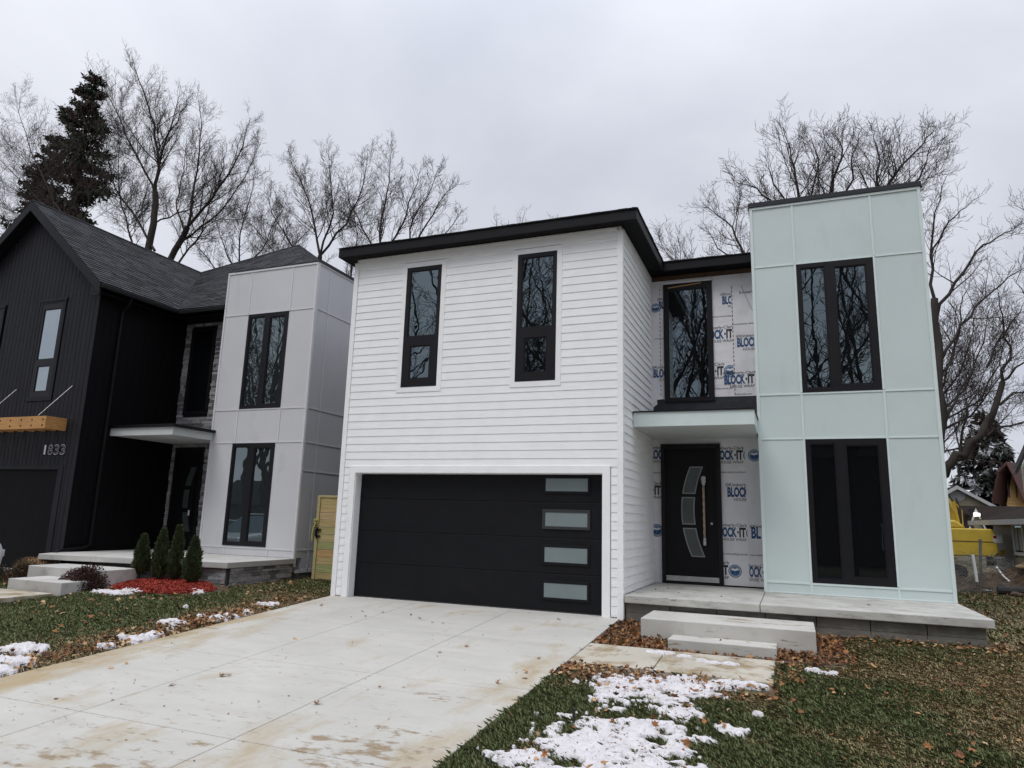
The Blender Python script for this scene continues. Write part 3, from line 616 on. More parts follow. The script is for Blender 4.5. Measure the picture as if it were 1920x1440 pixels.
# rake boards, soffit, gutter
def quadbar(mb, p, q, n_, h, w_):
    """board from p to q, height h downward, thickness w along n_"""
    p, q, n_ = map(lambda a: np.array(a, float), (p, q, n_)); dn = np.array((0, 0, -h))
    mb.add([p, q, q+dn, p+dn, p+n_*w_, q+n_*w_, q+dn+n_*w_, p+dn+n_*w_], [(0, 1, 2, 3), (4, 7, 6, 5), (0, 4, 5, 1), (3, 2, 6, 7), (0, 3, 7, 4), (1, 5, 6, 2)])
d = MB(); quadbar(d, (RXC, YO, 9.535), (-8.78, YO, 6.915), (0, 1, 0), .27, .03); quadbar(d, (RXC, YO, 9.535), (-14.98, YO, 6.915), (0, 1, 0), .27, .03)
d.box(-9.12, -8.785, YO+.0305, YO+.05, 6.62, 6.86)
d.build('rake_board', 'blackboard', LH)
d = MB(); d.add([(RXC, YO+.03, 9.26), (-8.8, YO+.03, 6.66), (-8.8, FY, 6.66), (RXC, FY, 9.26)], [(0, 1, 2, 3)]); d.add([(RXC, YO+.03, 9.26), (-14.96, YO+.03, 6.66), (-14.96, FY, 6.66), (RXC, FY, 9.26)], [(0, 1, 2, 3)])
d.box(-9.1, -8.82, YO+.03, 2.6, 6.70, 6.72); d.box(-9.1, -7.08, 2.33, 2.94, 6.70, 6.72); d.build('soffit', 'soffit', LH)
d = MB(); d.box(-8.82, -8.70, YO+.02, 2.26, 6.78, 6.90); d.box(-8.69, -7.1, 2.20, 2.31, 6.76, 6.885); d.build('gutter', 'black', LH, bevel=.02)
d = MB(); d.tube([(-8.78, .82, 6.78), (-8.86, .82, 6.6), (-9.05, .82, 6.45), (-9.05, .82, .62), (-9.03, .7, .56), (-8.98, .0, .50), (-8.97, -.22, .36)], .036, 8); d.build('downspout', 'black', LH)
# tower
LX0, LX1, LY, LZB, LZT = -7.08, -4.15, 2.25, .465, 7.78
t = MB(); t.plate('y', LX0, LX1, LZB, LZT, LY+.012, LY+.3, [(-6.33, -5.0, .684, 3.181), (-6.245, -4.95, 4.06, 6.553)]); t.box(LX0+.001, LX1-.001, LY+.301, LY+9.5, .12, LZT-.002); lt = t.build('tower_wall', 'panel', LH)
t = MB(); t.box(LX0+.05, LX1-.03, LY+.31, LY+9.3, -.1, .1195); t.build('foundation', 'block', LH)
def lbat(x0, x1, z0, z1, o=.012):
    d = MB(); d.box(x0, x1, LY+.012-o, LY+.0115, z0, z1); d.build('batten', 'panel_trim', lt)
for x0, x1 in ((LX0, LX0+.05), (LX1-.05, LX1)): lbat(x0, x1, LZB, LZT-.05, .018)
lbat(LX0, LX1, LZT-.048, LZT, .02)
for x in (-6.29, -4.955): lbat(x, x+.035, .47, .62); lbat(x, x+.035, 3.22, 4.02); lbat(x, x+.035, 6.60, LZT-.05)
for z in (.63, 3.19, 4.03, 6.56):
    for x0, x1 in ((LX0+.051, -6.30), (-6.298, -4.92), (-4.918, LX1-.051)): lbat(x0, x1, z, z+.028)
def sbat(y0, y1, z0, z1, o=.012):
    d = MB(); d.box(LX1, LX1+o, y0, y1, z0, z1); d.build('batten', 'panel_trim', lt)
sbat(LY+.012, LY+.075, LZB-.2, LZT-.05, .016); sbat(LY+.012, LY+9.5, LZT-.048, LZT, .018)
for y in (2.76, 3.85, 5.0): sbat(y, y+.035, .14, LZT-.05)
for z in (6.56, 4.03, 3.19, 2.5, .63):
    for y0, y1 in ((LY+.076, 2.759), (2.796, 3.849), (3.886, 4.999)): sbat(y0, y1, z, z+.028)
sbat(LY+.076, LY+9.5, .12, .2)
d = MB(); d.box(LX0+.2, LX1+.03, LY-.012, LY+.08, LZT, LZT+.035); d.box(LX1-.09, LX1+.035, LY+.0801, LY+9.5, LZT, LZT+.075); d.build('parapet_cap', 'cap', LH)
for (xa, xb3, z0, z1) in ((-6.33, -5.0, .684, 3.181), (-6.245, -4.95, 4.06, 6.553)):
    window('window', LH, xa, xb3, z0, z1, LY-.004, [(xa+.07, xa+.55, z0+.07, z1-.08), (xa+.72, xb3-.11, z0+.1, z1-.11)], depth=.06, glassm='glass_left', rec=.035)
# stone recess
def ledge(mb, x0, x1, z0, z1, plane, face, sgn, holes=(), rs_=None, tone=1):
    z = z0; R_ = rs_ or rnd
    while z < z1-.02:
        h = R_.uniform(.04, .10); h = min(h, z1-z); x = x0-R_.random()*.2
        while x < x1:
            l = R_.uniform(.12, .5); a, b = max(x, x0), min(x+l, x1); x += l
            if b-a < .02: continue
            if any(a < hh[1] and b > hh[0] and z < hh[3] and z+h > hh[2] for hh in holes):
                for hh in holes:
                    if z < hh[3] and z+h > hh[2]:
                        if a < hh[0] < b: b = hh[0]
                        elif a < hh[1] < b: a = hh[1]
                        elif a >= hh[0] and b <= hh[1]: b = a
                if b-a < .02: continue
            k = tone*R_.choice([.5, .8, 1, 1.1, 1.35]); wm = R_.uniform(-.03, .03); mb.cur = (.29*k*(1+wm), .28*k, .285*k*(1-wm)); o = R_.uniform(.006, .04)
            if plane == 'y': mb.box(a+.003, b-.003, face-o if sgn < 0 else face, face if sgn < 0 else face+o, z+.003, z+h-.003)
            else: mb.box(face if sgn > 0 else face-o, face+o if sgn > 0 else face, a+.003, b-.003, z+.003, z+h-.003)
        z += h
d = MB(); d.box(SX, LX0+.1, 2.95, 3.1, .3, 6.72); d.build('recess_wall', 'mortar', LH)
d = MB(); ledge(d, SX+.01, LX0+.05, .45, 6.70, 'y', 2.949, -1, [(-8.86, -7.96, 4.07, 6.56), (-8.92, -7.9, .4, 3.17)]); d.build('stone_veneer', 'stone', LH, attr=True)
window('window', LH, -8.85, -7.97, 4.08, 6.55, 2.90, [(-8.77, -8.05, 4.16, 6.47)], depth=.045, glassm=MT['frost_dark'] if 0 else 'glass_low', rec=.02)
d = MB(); d.plate('y', -8.91, -7.9, .46, 3.165, 2.88, 2.948, [(-8.85, -7.96, .5, 3.1)]); do = d.build('door', 'frame', LH)
d = MB(); d.box(-8.849, -7.961, 2.905, 2.93, .5, 3.1); d.build('door_leaf', 'black', do)
for zz in ((2.12, 2.66), (1.53, 2.06), (.92, 1.465)): curved_pane(do, zz, -8.48, 2.15, 1.79, .24, 2.895, 'black', 'frost_dark')
d = MB(); d.cyl((-8.10, 2.85, 1.2), (-8.10, 2.85, 2.4), .016, 8); d.cyl((-8.1, 2.85, 1.4), (-8.1, 2.9, 1.4), .01, 8); d.cyl((-8.1, 2.85, 2.2), (-8.1, 2.9, 2.2), .01, 8); d.build('door_handle', 'black', do)
d = MB(); d.box(-8.22, -8.14, 2.885, 2.9, 1.36, 1.50); d.build('paper_tag', 'whitetrim', do)
# canopy of the left house
d = MB(); d.box(SX+.005, -7.0, .98, 1.0, 3.27, 3.46); d.box(-7.0199, -7.0, 1.0001, LY-.002, 3.27, 3.46); d.box(SX+.005, -7.021, 1.0001, 2.9, 3.28, 3.30); lc = d.build('canopy', 'white', LH)
d = MB(); d.box(SX+.005, -6.93, .93, LY-.002, 3.461, 3.53); d.box(SX+.005, LX0-.002, LY-.001, 2.89, 3.461, 3.53); d.build('canopy_roofing', 'black', lc)
# wooden trellis shelf over the garage
d = MB(); d.box(-15.2, -9.60, -.34, -.30, 3.30, 3.60); wsh = d.build('wooden_awning', 'wood', LH, bevel=.004)
d = MB(); d.box(-9.64, -9.60, -.299, .18, 3.30, 3.60); d.build('awning_end_board', 'wood', wsh, bevel=.003)
for k in range(14):
    x = -9.98-k*.39; d = MB(); d.box(x, x+.04, -.298, .18, 3.305, 3.55); d.build('awning_slat', 'wood', wsh)
d = MB()
for k in range(14):
    for z in (3.38, 3.52): x = -9.70-k*.385; d.cyl((x, -.348, z), (x, -.339, z), .02, 8)
d.build('bolt_head', 'black', wsh)
for x in (-9.95, -12.0):
    d = MB(); d.tube([(x, -.3, 3.62), (x+.35, FY-.02, 4.42)], .009, 5); d.build('support_rod', 'steel', wsh)
# house number
d, e_ = MB(), MB()
for ch, x in zip('1833', (-10.30, -10.115, -9.895, -9.675)):
    text(d, ch, x+(.045 if ch == '1' else 0), 2.735, .235, .065 if ch == '1' else .17, FY-.024, .012 if ch != '1' else .0)
    if ch != '1': text(e_, ch, x+.010, 2.742, .222, .085 if ch == '1' else .152, FY-.027, -.012)
d.build('number_outline', 'digit', LH, fix=False); e_.build('number_face', 'black', LH, fix=False)
# porch of the left house
LP = thing('porch', 'concrete porch slab with stacked ledge stone sides at the entry of the black house', 'porch', (-6, 1, 0))
F0, F1 = at_z(112, 1040, .46), at_z(427, 1055, .46)
d = MB(); pts = [(F0[0]-.55, F0[1]-.09), (F0[0], F0[1]), (F1[0], F1[1]), (-4.11, 2.26), (LX0-.001, 2.26), (LX0-.001, 2.94), (SX+.004, 2.94), (SX+.004, .0)]
d.prism([(x, y, .34) for x, y in pts], (0, 0, .12)); d.build('slab', 'conc', LP, bevel=.01)
d = MB(); ledge(d, .28, 2.24, -.05, .338, 'x', -4.16, 1); ledge(d, -8.0, -4.2, -.05, .338, 'y', .22, -1)
ob = d.build('ledge_stone_base', 'stone', LP, attr=True)
d = MB(); d.box(-8.6, -4.161, .221, 2.25, -.1, .338); d.build('base_core', 'mortar', LP)
for (x0, x1, y0, y1, z0, z1, lb) in ((-8.15, -6.02, -1.20, -.36, -.1, .275, 'wide concrete step leading up to the stone-sided porch'), (-7.5, -6.0, -2.0, -1.205, -.15, .10, 'lower concrete step between the brown shrub and the dark red shrub')):
    d = MB(); d.box(x0, x1, y0, y1, z0, z1); tag(d.build('concrete_step', 'conc_face' if 0 else 'conc', bevel=.012), lb, 'step')
d = MB(); d.box(-9.4, -6.1, -3.2, -2.06, -.19, -.09); tag(d.build('path', 'walk', bevel=.01), kind='structure')
d = MB(); slab(d, -15.5, -9.9, -13.4, .2, dz=-.0, th=.1); tag(d.build('driveway', 'drive'), kind='structure')
#PART2
# ------------------------------------------------------------------ behind the fence: houses, excavator
def house_box(name, label, x0, x1, y0, y1, z0, ze, zr, wall, roof, ridge='y', over=.35, lapm=None, trim='whitetrim'):
    """gabled house, ridge along y (gable faces the viewer) or along x"""
    R_ = thing(name, label, 'house', ((x0+x1)/2, (y0+y1)/2, z0))
    d = MB()
    if ridge == 'y': d.prism([(x0, y0, z0), (x1, y0, z0), (x1, y0, ze), ((x0+x1)/2, y0, zr), (x0, y0, ze)], (0, y1-y0, 0))
    else: d.prism([(x0, y0, z0), (x0, y1, z0), (x0, y1, ze), (x0, (y0+y1)/2, zr), (x0, y0, ze)], (x1-x0, 0, 0))
    wo_ = d.build('wall', wall, R_)
    r = MB(); t = .12; o = over
    if ridge == 'y':
        xm = (x0+x1)/2; s = (zr-ze)/(xm-x0); a, b = y0-o, y1+o
        for sx, xe in ((-1, x0), (1, x1)):
            r.add([(xe+sx*o, a, ze-s*o+.02), (xm, a, zr+.02), (xm, b, zr+.02), (xe+sx*o, b, ze-s*o+.02), (xe+sx*o, a, ze-s*o+t), (xm, a, zr+t), (xm, b, zr+t), (xe+sx*o, b, ze-s*o+t)], [(0, 1, 2, 3), (4, 7, 6, 5), (0, 4, 5, 1), (2, 6, 7, 3), (0, 3, 7, 4)])
    else:
        ym = (y0+y1)/2; s = (zr-ze)/(ym-y0); a, b = x0-o, x1+o
        for sy, ye in ((-1, y0), (1, y1)):
            r.add([(a, ye+sy*o, ze-s*o+.02), (a, ym, zr+.02), (b, ym, zr+.02), (b, ye+sy*o, ze-s*o+.02), (a, ye+sy*o, ze-s*o+t), (a, ym, zr+t), (b, ym, zr+t), (b, ye+sy*o, ze-s*o+t)], [(0, 1, 2, 3), (4, 7, 6, 5), (0, 4, 5, 1), (2, 6, 7, 3), (0, 3, 7, 4)])
    r.build('roof', roof, R_)
    if ridge == 'y':
        f = MB(); xm = (x0+x1)/2; s = (zr-ze)/(xm-x0)
        for sx, xe in ((-1, x0), (1, x1)): quadbar(f, (xm, y0-o-.001, zr+t), (xe+sx*o, y0-o-.001, ze-s*o+t), (0, -1, 0), .2, .03)
        f.build('rake_trim', trim, R_)
    return R_
def lap_lines(R_, plane, face, sgn, u0, u1, z0, z1, m, holes=(), lap=.2, clip=None):
    d = MB(); laps(d, plane, face, sgn, u0, u1, z0, z1, lap, 0, holes, .03)
    return d.build('lap_siding', m, R_)
# beige garage
pk = at(1795, 914, 34); ev = at(1874, 955, 34); hw = ev[0]-pk[0]
HB = house_box('garage', 'beige sided garage with a round gable vent beyond the excavator', pk[0]-hw, ev[0], 34.4, 44, -.3, ev[2], pk[2], 'beige', 'brownroof', over=.3)
HB['category'] = 'garage'
d = MB(); zz = -.3; s_ = (pk[2]-ev[2])/hw
while zz < pk[2]-.3:
    w2 = hw if zz < ev[2]-.2 else (pk[2]-zz-.2)/s_
    if w2 > .3: laps(d, 'y', 34.4, -1, pk[0]-w2, pk[0]+w2, zz, zz+.2, .2, zz, (), .035)
    zz += .2
d.build('lap_siding', 'beige', HB)
c_ = at(1795, 927, 34.3); d = MB(); ring(d, c_[0], c_[2], .28, .38, 34.25); ring(d, c_[0], c_[2], .001, .28, 34.28); d.build('gable_vent', 'greytrim', HB)
# gambrel house
GY = 38; g0 = [at(px_, py_, GY) for px_, py_ in ((1860, 944), (1872, 886), (1887, 871), (1899, 893), (1921, 944))]
SWV = np.array([2.3, 3.2, 0.0]); GW = GY+.9
GB = thing('house', 'tan orange house with a maroon gambrel roof behind the olive house', 'house', (g0[2][0], GY, -.3))
def gin(k, dx_, dz_): return (g0[k][0]+.55+dx_, GW, g0[k][2]+dz_)
d = MB(); d.prism([(g0[0][0]+.95, GW, -.3), (g0[4][0]+.2, GW, -.3), gin(4, -.3, 0), gin(3, -.05, -.15), gin(2, 0, -.3), gin(1, .3, -.15), gin(0, .4, 0)], tuple(SWV*.7)); gwall = d.build('wall', 'orange', GB)
d = MB(); z = -.3
while z < g0[2][2]-.7:
    zc_ = z+.2
    if zc_ < g0[0][2]: a, b = g0[0][0]+.97, g0[4][0]+.2
    elif zc_ < g0[1][2]-.2: t = (zc_-g0[0][2])/(g0[1][2]-.15-g0[0][2]); a, b = g0[0][0]+.97+(g0[1][0]-g0[0][0]-.1)*t, g0[4][0]+.2+(g0[3][0]-g0[4][0]+.25)*t
    else: t = min(1, (zc_-g0[1][2]+.15)/(g0[2][2]-.15-g0[1][2])); a, b = g0[1][0]+.87+(g0[2][0]-g0[1][0]-.3)*t, g0[3][0]+.45+(g0[2][0]-g0[3][0])*t
    if b-a > .15: laps(d, 'y', GW, -1, a, b, z, z+.2, .2, z, (), .035)
    z += .2
d.build('lap_siding', 'orange', gwall)
d = MB()
for i in range(4):
    p, q = g0[i], g0[i+1]; d.add([p, q, q+SWV, p+SWV, p+(0, 0, .18), q+(0, 0, .18), q+SWV+(0, 0, .18), p+SWV+(0, 0, .18)], [(0, 1, 2, 3), (4, 7, 6, 5), (0, 4, 5, 1), (2, 6, 7, 3)])
d.build('roof', 'maroon', GB)
GY = GW-.75
for pxa in (1891, 1905):
    a, b = at(pxa-3, 900, GY+.75), at(pxa+3, 933, GY+.75); fo = MB().plate('y', a[0], b[0], b[2], a[2], GY+.70, GY+.76, [(a[0]+.08, b[0]-.08, b[2]+.1, a[2]-.1)]).build('window', 'maroon', GB)
    MB().plate('y', a[0]+.08, b[0]-.08, b[2]+.1, a[2]-.1, GY+.73, GY+.74).build('pane', 'glass_car', fo)
# olive house, its long side seen at a slant
cz_ = at_z(1873, 1085, 0.0); OX = cz_[0]; OY = cz_[1]
def atx(px_, py_, Xc):
    q = CR*(px_-960)/CF+CU*(720-py_)/CF+CFW; return CP+q*((Xc-CP[0])/q[0])
eo = atx(1871, 978, OX); zeo = eo[2]
OH = thing('house', 'olive sided single-storey house with a white-trimmed window beside the yellow excavator', 'house', (OX+4, OY-4, -.3))
d = MB(); d.box(OX, OX+8, OY-9, OY, -.4, zeo); d.build('wall', 'olive', OH)
wy0, wy1, wz0, wz1 = None, None, None, None
wa, wb = atx(1902, 986, OX), atx(1919, 1036, OX)
wy1, wy0 = wa[1], wb[1]-.25; wz1 = wa[2]; wz0 = wb[2]
lap_lines(OH, 'x', OX, -1, OY-9, OY, -.4, zeo, 'olive', [(wy0-.1, wy1+.1, wz0-.1, wz1+.1)], lap=.16)
fo = MB().plate('x', wy0-.1, wy1+.1, wz0-.1, wz1+.1, OX-.06, OX-.0, [(wy0, wy1, wz0, wz1)]).build('window', 'whitetrim', OH)
MB().plate('x', wy0, wy1, wz0, wz1, OX-.03, OX-.02).build('pane', 'glass_car', fo)
d = MB()
for t0 in (.12, .55): d.plate('x', wy0+(wy1-wy0)*t0, wy0+(wy1-wy0)*(t0+.32), wz0+.05, wz1-.05, OX-.045, OX-.031)
d.build('curtain', 'curtain', fo)
d = MB(); e0, e1 = OX-.55, OX+4; d.add([(e0, OY-9.5, zeo-.02), (e0, OY+.6, zeo-.02), (e1, OY-2.5, zeo+1.7), (e1, OY-9.5, zeo+1.7), (OX+8.5, OY+.6, zeo-.02), (OX+8.5, OY-9.5, zeo-.02)], [(0, 1, 2, 3), (1, 4, 2), (4, 5, 3, 2), (0, 1, 4, 5)]); d.build('roof', 'brownroof', OH)
d = MB(); d.box(e0-.08, e0+.02, OY-9.5, OY+.6, zeo-.13, zeo+.02); d.tube([(e0-.03, OY+.5, zeo-.1), (e0+.1, OY+.5, zeo-.35), (OX-.06, OY+.0, zeo-.45)], .05, 6); d.build('gutter', 'greytrim', OH)
# pale green gable standing on the olive house, at the frame edge
gy = OY-5.5; a, b = at(1910, 872, gy), at(1922, 828, gy); s_ = (b[2]-a[2])/(b[0]-a[0])
d = MB(); xm = a[0]+2.0; zm = a[2]+s_*1.3; d.prism([(a[0]+.22, gy+.25, zeo+.1), (xm*2-a[0]-.22, gy+.25, zeo+.1), (xm*2-a[0]-.22, gy+.25, a[2]), (xm, gy+.25, zm), (a[0]+.22, gy+.25, a[2])], (0, .4, 0)); ug = d.build('upper_gable', 'green', OH)
d = MB(); laps(d, 'y', gy+.25, -1, a[0]+.24, xm, zeo+.5, a[2]+.1, .15, 0, (), .03); d.build('lap_siding', 'green', ug)
d = MB()
for p in ((a[0]-.05, a[2]-.25), (2*xm-a[0]+.05, a[2]-.25)): d.add([(p[0], gy, p[1]), (xm, gy, zm+.1), (xm, gy+.4, zm+.1), (p[0], gy+.4, p[1]), (p[0], gy, p[1]+.16), (xm, gy, zm+.26), (xm, gy+.4, zm+.26), (p[0], gy+.4, p[1]+.16)], [(0, 1, 2, 3), (4, 7, 6, 5), (0, 4, 5, 1)])
d.build('gable_roof', MT['dark_roof'], ug)
# small dark shed between garage and olive house
a, b, c_ = at(1822, 985, 29), at(1833, 957, 29), at(1846, 985, 29)
SHD = house_box('shed', 'small dark gabled shed with a bright wall lamp under its gable', a[0], c_[0], 29.3, 33, -.3, a[2], b[2], 'olive', 'brownroof', over=.12); SHD['category'] = 'shed'
q_ = at(1834, 965, 29); lm = MB(); lm.tube([(q_[0]-.16, 29.1, q_[2]), (q_[0]+.1, 29.1, q_[2])], [.1, .08], 8)
MT['lamp'] = mat('lamp_lens', (.9, .9, .85), .3); bs = MT['lamp'].node_tree.nodes['Principled BSDF']; bs.inputs['Emission Color'].default_value = (1, .97, .9, 1); bs.inputs['Emission Strength'].default_value = 1.2
lm.build('wall_lamp', 'lamp', SHD)
d = MB(); d.box(c_[0]+.1, c_[0]+3.0, 29.5, 33, -.3, c_[2]+.2); d.add([(c_[0]+.05, 29.0, c_[2]+.15), (c_[0]+3.2, 29.0, c_[2]+.15), (c_[0]+3.2, 31, c_[2]+1.0), (c_[0]-1.2, 31, c_[2]+1.0)], [(0, 1, 2, 3)]); d.build('side_wing', 'brownroof', SHD)

# excavator, rear towards the right
EY = 15.0; E0 = at(1875, 1045, EY); E1 = at(1790, 987, EY); xr, zb_ = E0[0], E0[2]; ztp = at(1860, 992, EY)[2]; zh = at(1830, 976, EY)[2]
EX = thing('excavator', 'yellow excavator with a rounded rear body behind the wire fence', 'excavator', (xr-2, EY+1.2, 0))
def rprof(pts, y0, y1, nm, m, par, bev=.035):
    d = MB(); d.prism([(x, y0, z) for x, z in pts], (0, y1-y0, 0)); return d.build(nm, m, par, bevel=bev)
h_ = ztp-zb_
body = rprof([(xr-4.4, zb_), (xr-.15, zb_), (xr-.02, zb_+.12), (xr-.03, zb_+h_*.85), (xr-.14, ztp), (xr-4.4, ztp)], EY, EY+2.6, 'counterweight', 'yellow', EX)
rprof([(xr-4.2, ztp+.005), (xr-.80, ztp+.005), (xr-.93, zh-.12), (xr-1.08, zh), (xr-4.2, zh)], EY+.12, EY+2.4, 'engine_hood', 'yellow', EX, .06)
d = MB(); d.box(xr-4.39, xr-.1, EY-.008, EY-.001, zb_+h_*.52, zb_+h_*.545); d.build('panel_seam', 'rubber', body)
d = MB(); d.box(xr-1.9, xr-1.8, EY-.03, EY-.002, ztp-.1, ztp+.04); d.build('hood_latch', 'black', body)
a = at(1861, 1005, EY); d = MB(); d.box(a[0], a[0]+.26, EY-.008, EY-.002, ztp-.42, ztp-.18); st = d.build('warning_sticker', 'whitetrim', body)
d = MB(); d.box(a[0]+.01, a[0]+.1, EY-.012, EY-.009, ztp-.29, ztp-.2); d.build('red_mark', 'tail', st)
d = MB(); d.tube([(xr-.02, EY+.3, zb_+.1), (xr+.14, EY+.3, zb_+.08), (xr+.18, EY+.3, zb_+.22)], .07, 6); d.build('tow_lug', 'yellow', EX)
d = MB(); d.cyl((xr-2.4, EY+1.3, zb_-.35), (xr-2.4, EY+1.3, zb_-.001), .8, 20); d.build('turntable', 'rubber', EX)
for y in (EY-.05, EY+2.05):
    n = 24; L_ = 3.4; hgt = max(zb_-.28, .5); P_ = []
    for i in range(n):
        t = 2*math.pi*i/n; P_.append((xr-2.6+(L_/2-hgt/2)*(1 if math.cos(t) > 0 else -1)+hgt/2*math.cos(t), y, hgt/2+hgt/2*math.sin(t)))
    d = MB(); d.prism(P_, (0, .55, 0)); tr = d.build('track', 'rubber', EX)
    d = MB()
    for i in range(6): d.cyl((xr-2.6-1.3+i*.52, y-.02, .2), (xr-2.6-1.3+i*.52, y-.001, .2), .15, 10)
    d.build('rollers', 'galv', tr)
rprof([(xr-5.6, ztp-.3), (xr-4.45, ztp-.3), (xr-4.45, ztp+1.35), (xr-5.2, ztp+1.35), (xr-5.6, ztp+.5)], EY+.1, EY+1.1, 'cab', 'yellow', EX, .05)
d = MB(); d.box(xr-5.3, xr-4.6, EY+.06, EY+.09, ztp+.25, ztp+1.2); d.build('cab_window', 'glass_car', EX)
b0, b1 = at(1789, 985, EY+1.5), at(1777, 940, EY+1.5)
d = MB(); d.tube([b0-(0, 0, .3), b0, (b0+b1)/2+(.06, 0, .05), b1, b1+(-1.2, 0, .5), b1+(-3, 0, .2)], [.13, .13, .12, .12, .14, .12], 4); d.tube([b0+(.1, -.25, 0), b1+(.12, -.25, 0)], .05, 6); d.tube([b0+(.2, -.3, 0), b0+(.2, -.3, .5), b1+(.2, -.28, -.1)], .025, 5)
d.build('boom', 'yellow', EX)
d = MB(); d.tube([b0+(.17, -.3, .1), (b0+b1)/2+(.24, -.3, .1), b1+(.2, -.28, .1)], .03, 5); d.build('hydraulic_hose', 'rubber', EX)

# chain link fence
FYc = 10.2; fp = at_z(1838, 1112, 0.0); ft = at(1838, 1011, fp[1]); fm = at(1838, 1050, fp[1]); FYc = fp[1]
FE = thing('fence', 'grey chain link fence with a steel post in front of the yellow excavator', 'fence', (fp[0]-1, FYc, 0))
d = MB(); d.tube([(fp[0], FYc, -.1), (ft[0], FYc, ft[2])], .035, 8); d.build('post', 'galv', FE)
d = MB(); d.tube([(9.3, FYc, -.1), (9.3, FYc, 1.25)], .03, 8); d.build('post', 'galv', FE)
d = MB(); x0, x1, zt_ = 9.32, fp[0]-.03, fm[2]; step = .075
def sag(x, z): return FYc-.02+.05*math.sin(x*3+z*2), z+(.04*math.sin(x*2.3)-.04)*z
k = -int(zt_/step)-1
while x0+k*step < x1+zt_:
    for s_ in (1, -1):
        xa = x0+k*step; pts = []
        for t in np.linspace(0, zt_, 9):
            x = xa+t if s_ > 0 else xa+zt_-t
            if x0 <= x <= x1: yy, z2 = sag(x, t); pts.append((x, yy, z2))
        if len(pts) > 1: d.tube(pts, .005, 3, cap=False)
    k += 1
d.build('wire_mesh', 'galv', FE, fix=False)
d = MB(); R2 = random.Random(5)
for i in range(150):       # unrolled, tangled end of the mesh beside the post
    a_ = R2.uniform(0, 6.28); r0 = R2.uniform(.1, .32); cx_ = fp[0]+.05+R2.uniform(-.25, .7); z0 = R2.uniform(0, .9)
    d.tube([(cx_+r0*math.cos(a_+t*1.1), FYc+.4+r0*math.sin(a_+t*1.1), z0+t*.07*R2.uniform(-1, 1)) for t in range(4)], .0045, 3, cap=False)
d.build('tangled_wire', 'galv', FE, fix=False)
a, b = at(1824, 1040, FYc-.2), at(1832, 1091, FYc-.2)
tag(MB().tube([a, b], .035, 8).build('pipe', 'pvc'), 'white plastic pipe leaning against the chain link fence', 'pipe')
a, b = at(1868, 1062, FYc+2), at(1893, 1090, FYc+1.4)
tag(MB().tube([a, (a+b)/2+(0, 0, -.05), b], .02, 6).build('cable', 'pvc'), 'thin pale cable trailing down onto the dug soil', 'cable')
# heaps of dug soil and debris
def mound(name, label, cx, cy, rx, ry, h, m, seed, cat='soil heap', kind=None):
    rs_ = np.random.RandomState(seed); n = 34; V = []; 
    for i in range(n):
        for j in range(n):
            u, v = (i/(n-1)*2-1), (j/(n-1)*2-1); r = math.hypot(u, v); hh = max(0, 1-r*r)**.8
            V.append((cx+u*rx, cy+v*ry, -.05+h*hh*(1+.5*(rs_.rand()-.5))-.03*(r > 1)))
    F = [(i*n+j, i*n+j+1, (i+1)*n+j+1, (i+1)*n+j) for i in range(n-1) for j in range(n-1)]
    o = MB().add(V, F).build(name, m); return tag(o, label, cat, kind=kind)
mound('soil_heap', 'low heap of dug brown soil in front of the olive house', fp[0]+2.6, FYc+4, 2.4, 1.6, .5, 'dirt', 4)
mound('soil_heap', 'dark soil bank below the excavator tracks', fp[0]-.3, FYc+2.4, 1.9, .9, .28, 'dirt', 9)
a = at(1904, 1063, 13.5); d = MB(); d.prism([(a[0], 13.5, a[2]), (a[0]+1.6, 13.1, a[2]-.1), (a[0]+1.9, 14.6, a[2]+.25), (a[0]+.8, 14.6, a[2]+.25)], (0, 0, .03)); tag(d.build('plywood_sheet', 'plywood'), 'pale plywood sheet tilted on the soil near the olive house', 'board')
a = at_z(1871, 1114, 0.0); d = MB(); d.tube([(a[0], a[1], .1), (a[0]+3.5, a[1]-.2, .1)], .11, 10); tag(d.build('drain_pipe', 'rubber'), 'black corrugated drain pipe lying on the grass by the fence', 'pipe')
rr_ = random.Random(11)
for k in range(9):
    x, y = fp[0]+rr_.uniform(.3, 2.2), FYc+rr_.uniform(-.9, 1.2); s_ = rr_.uniform(.07, .2); bm = bmesh.new(); bmesh.ops.create_icosphere(bm, subdivisions=2, radius=s_)
    for v in bm.verts: v.co *= 1+rr_.uniform(-.25, .25); v.co.z *= .5
    me = bpy.data.meshes.new('rubble'); bm.to_mesh(me); bm.free(); me.materials.append(MT['conc'] if k % 2 else MT['dirt']); o = bpy.data.objects.new('rubble', me); COL.objects.link(o); o.location = (x, y, .02)
    tag(o, 'lump of rubble on the disturbed ground beside the fence post', 'rubble', 'rubble lumps by the fence')

# ------------------------------------------------------------------ gate between the houses
GT = thing('gate', 'new yellowish pine gate of horizontal boards between the two houses', 'gate', (-2.7, 2.6, 0))
d = MB(); d.cur = (.40, .34, .16); d.box(-3.84, -3.76, 2.57, 2.66, -.02, 1.94); d.build('side_board', 'pine', GT, attr=True)
d = MB(); d.cur = (.40, .34, .16); d.box(-3.759, -1.46, 2.57, 2.66, 1.89, 1.945); d.build('top_rail', 'pine', GT, attr=True)
cols = [(.42, .33, .14), (.43, .32, .15), (.45, .33, .17), (.40, .30, .14), (.36, .31, .14), (.43, .34, .16), (.30, .31, .13), (.44, .28, .12), (.42, .33, .15), (.31, .32, .14), (.40, .31, .14)]
for k in range(11):
    z1 = 1.885-k*.173; d = MB(); d.cur = cols[k]; d.box(-3.755, -1.46, 2.59, 2.62, z1-.166, z1); d.build('board', 'pine', GT, attr=True)
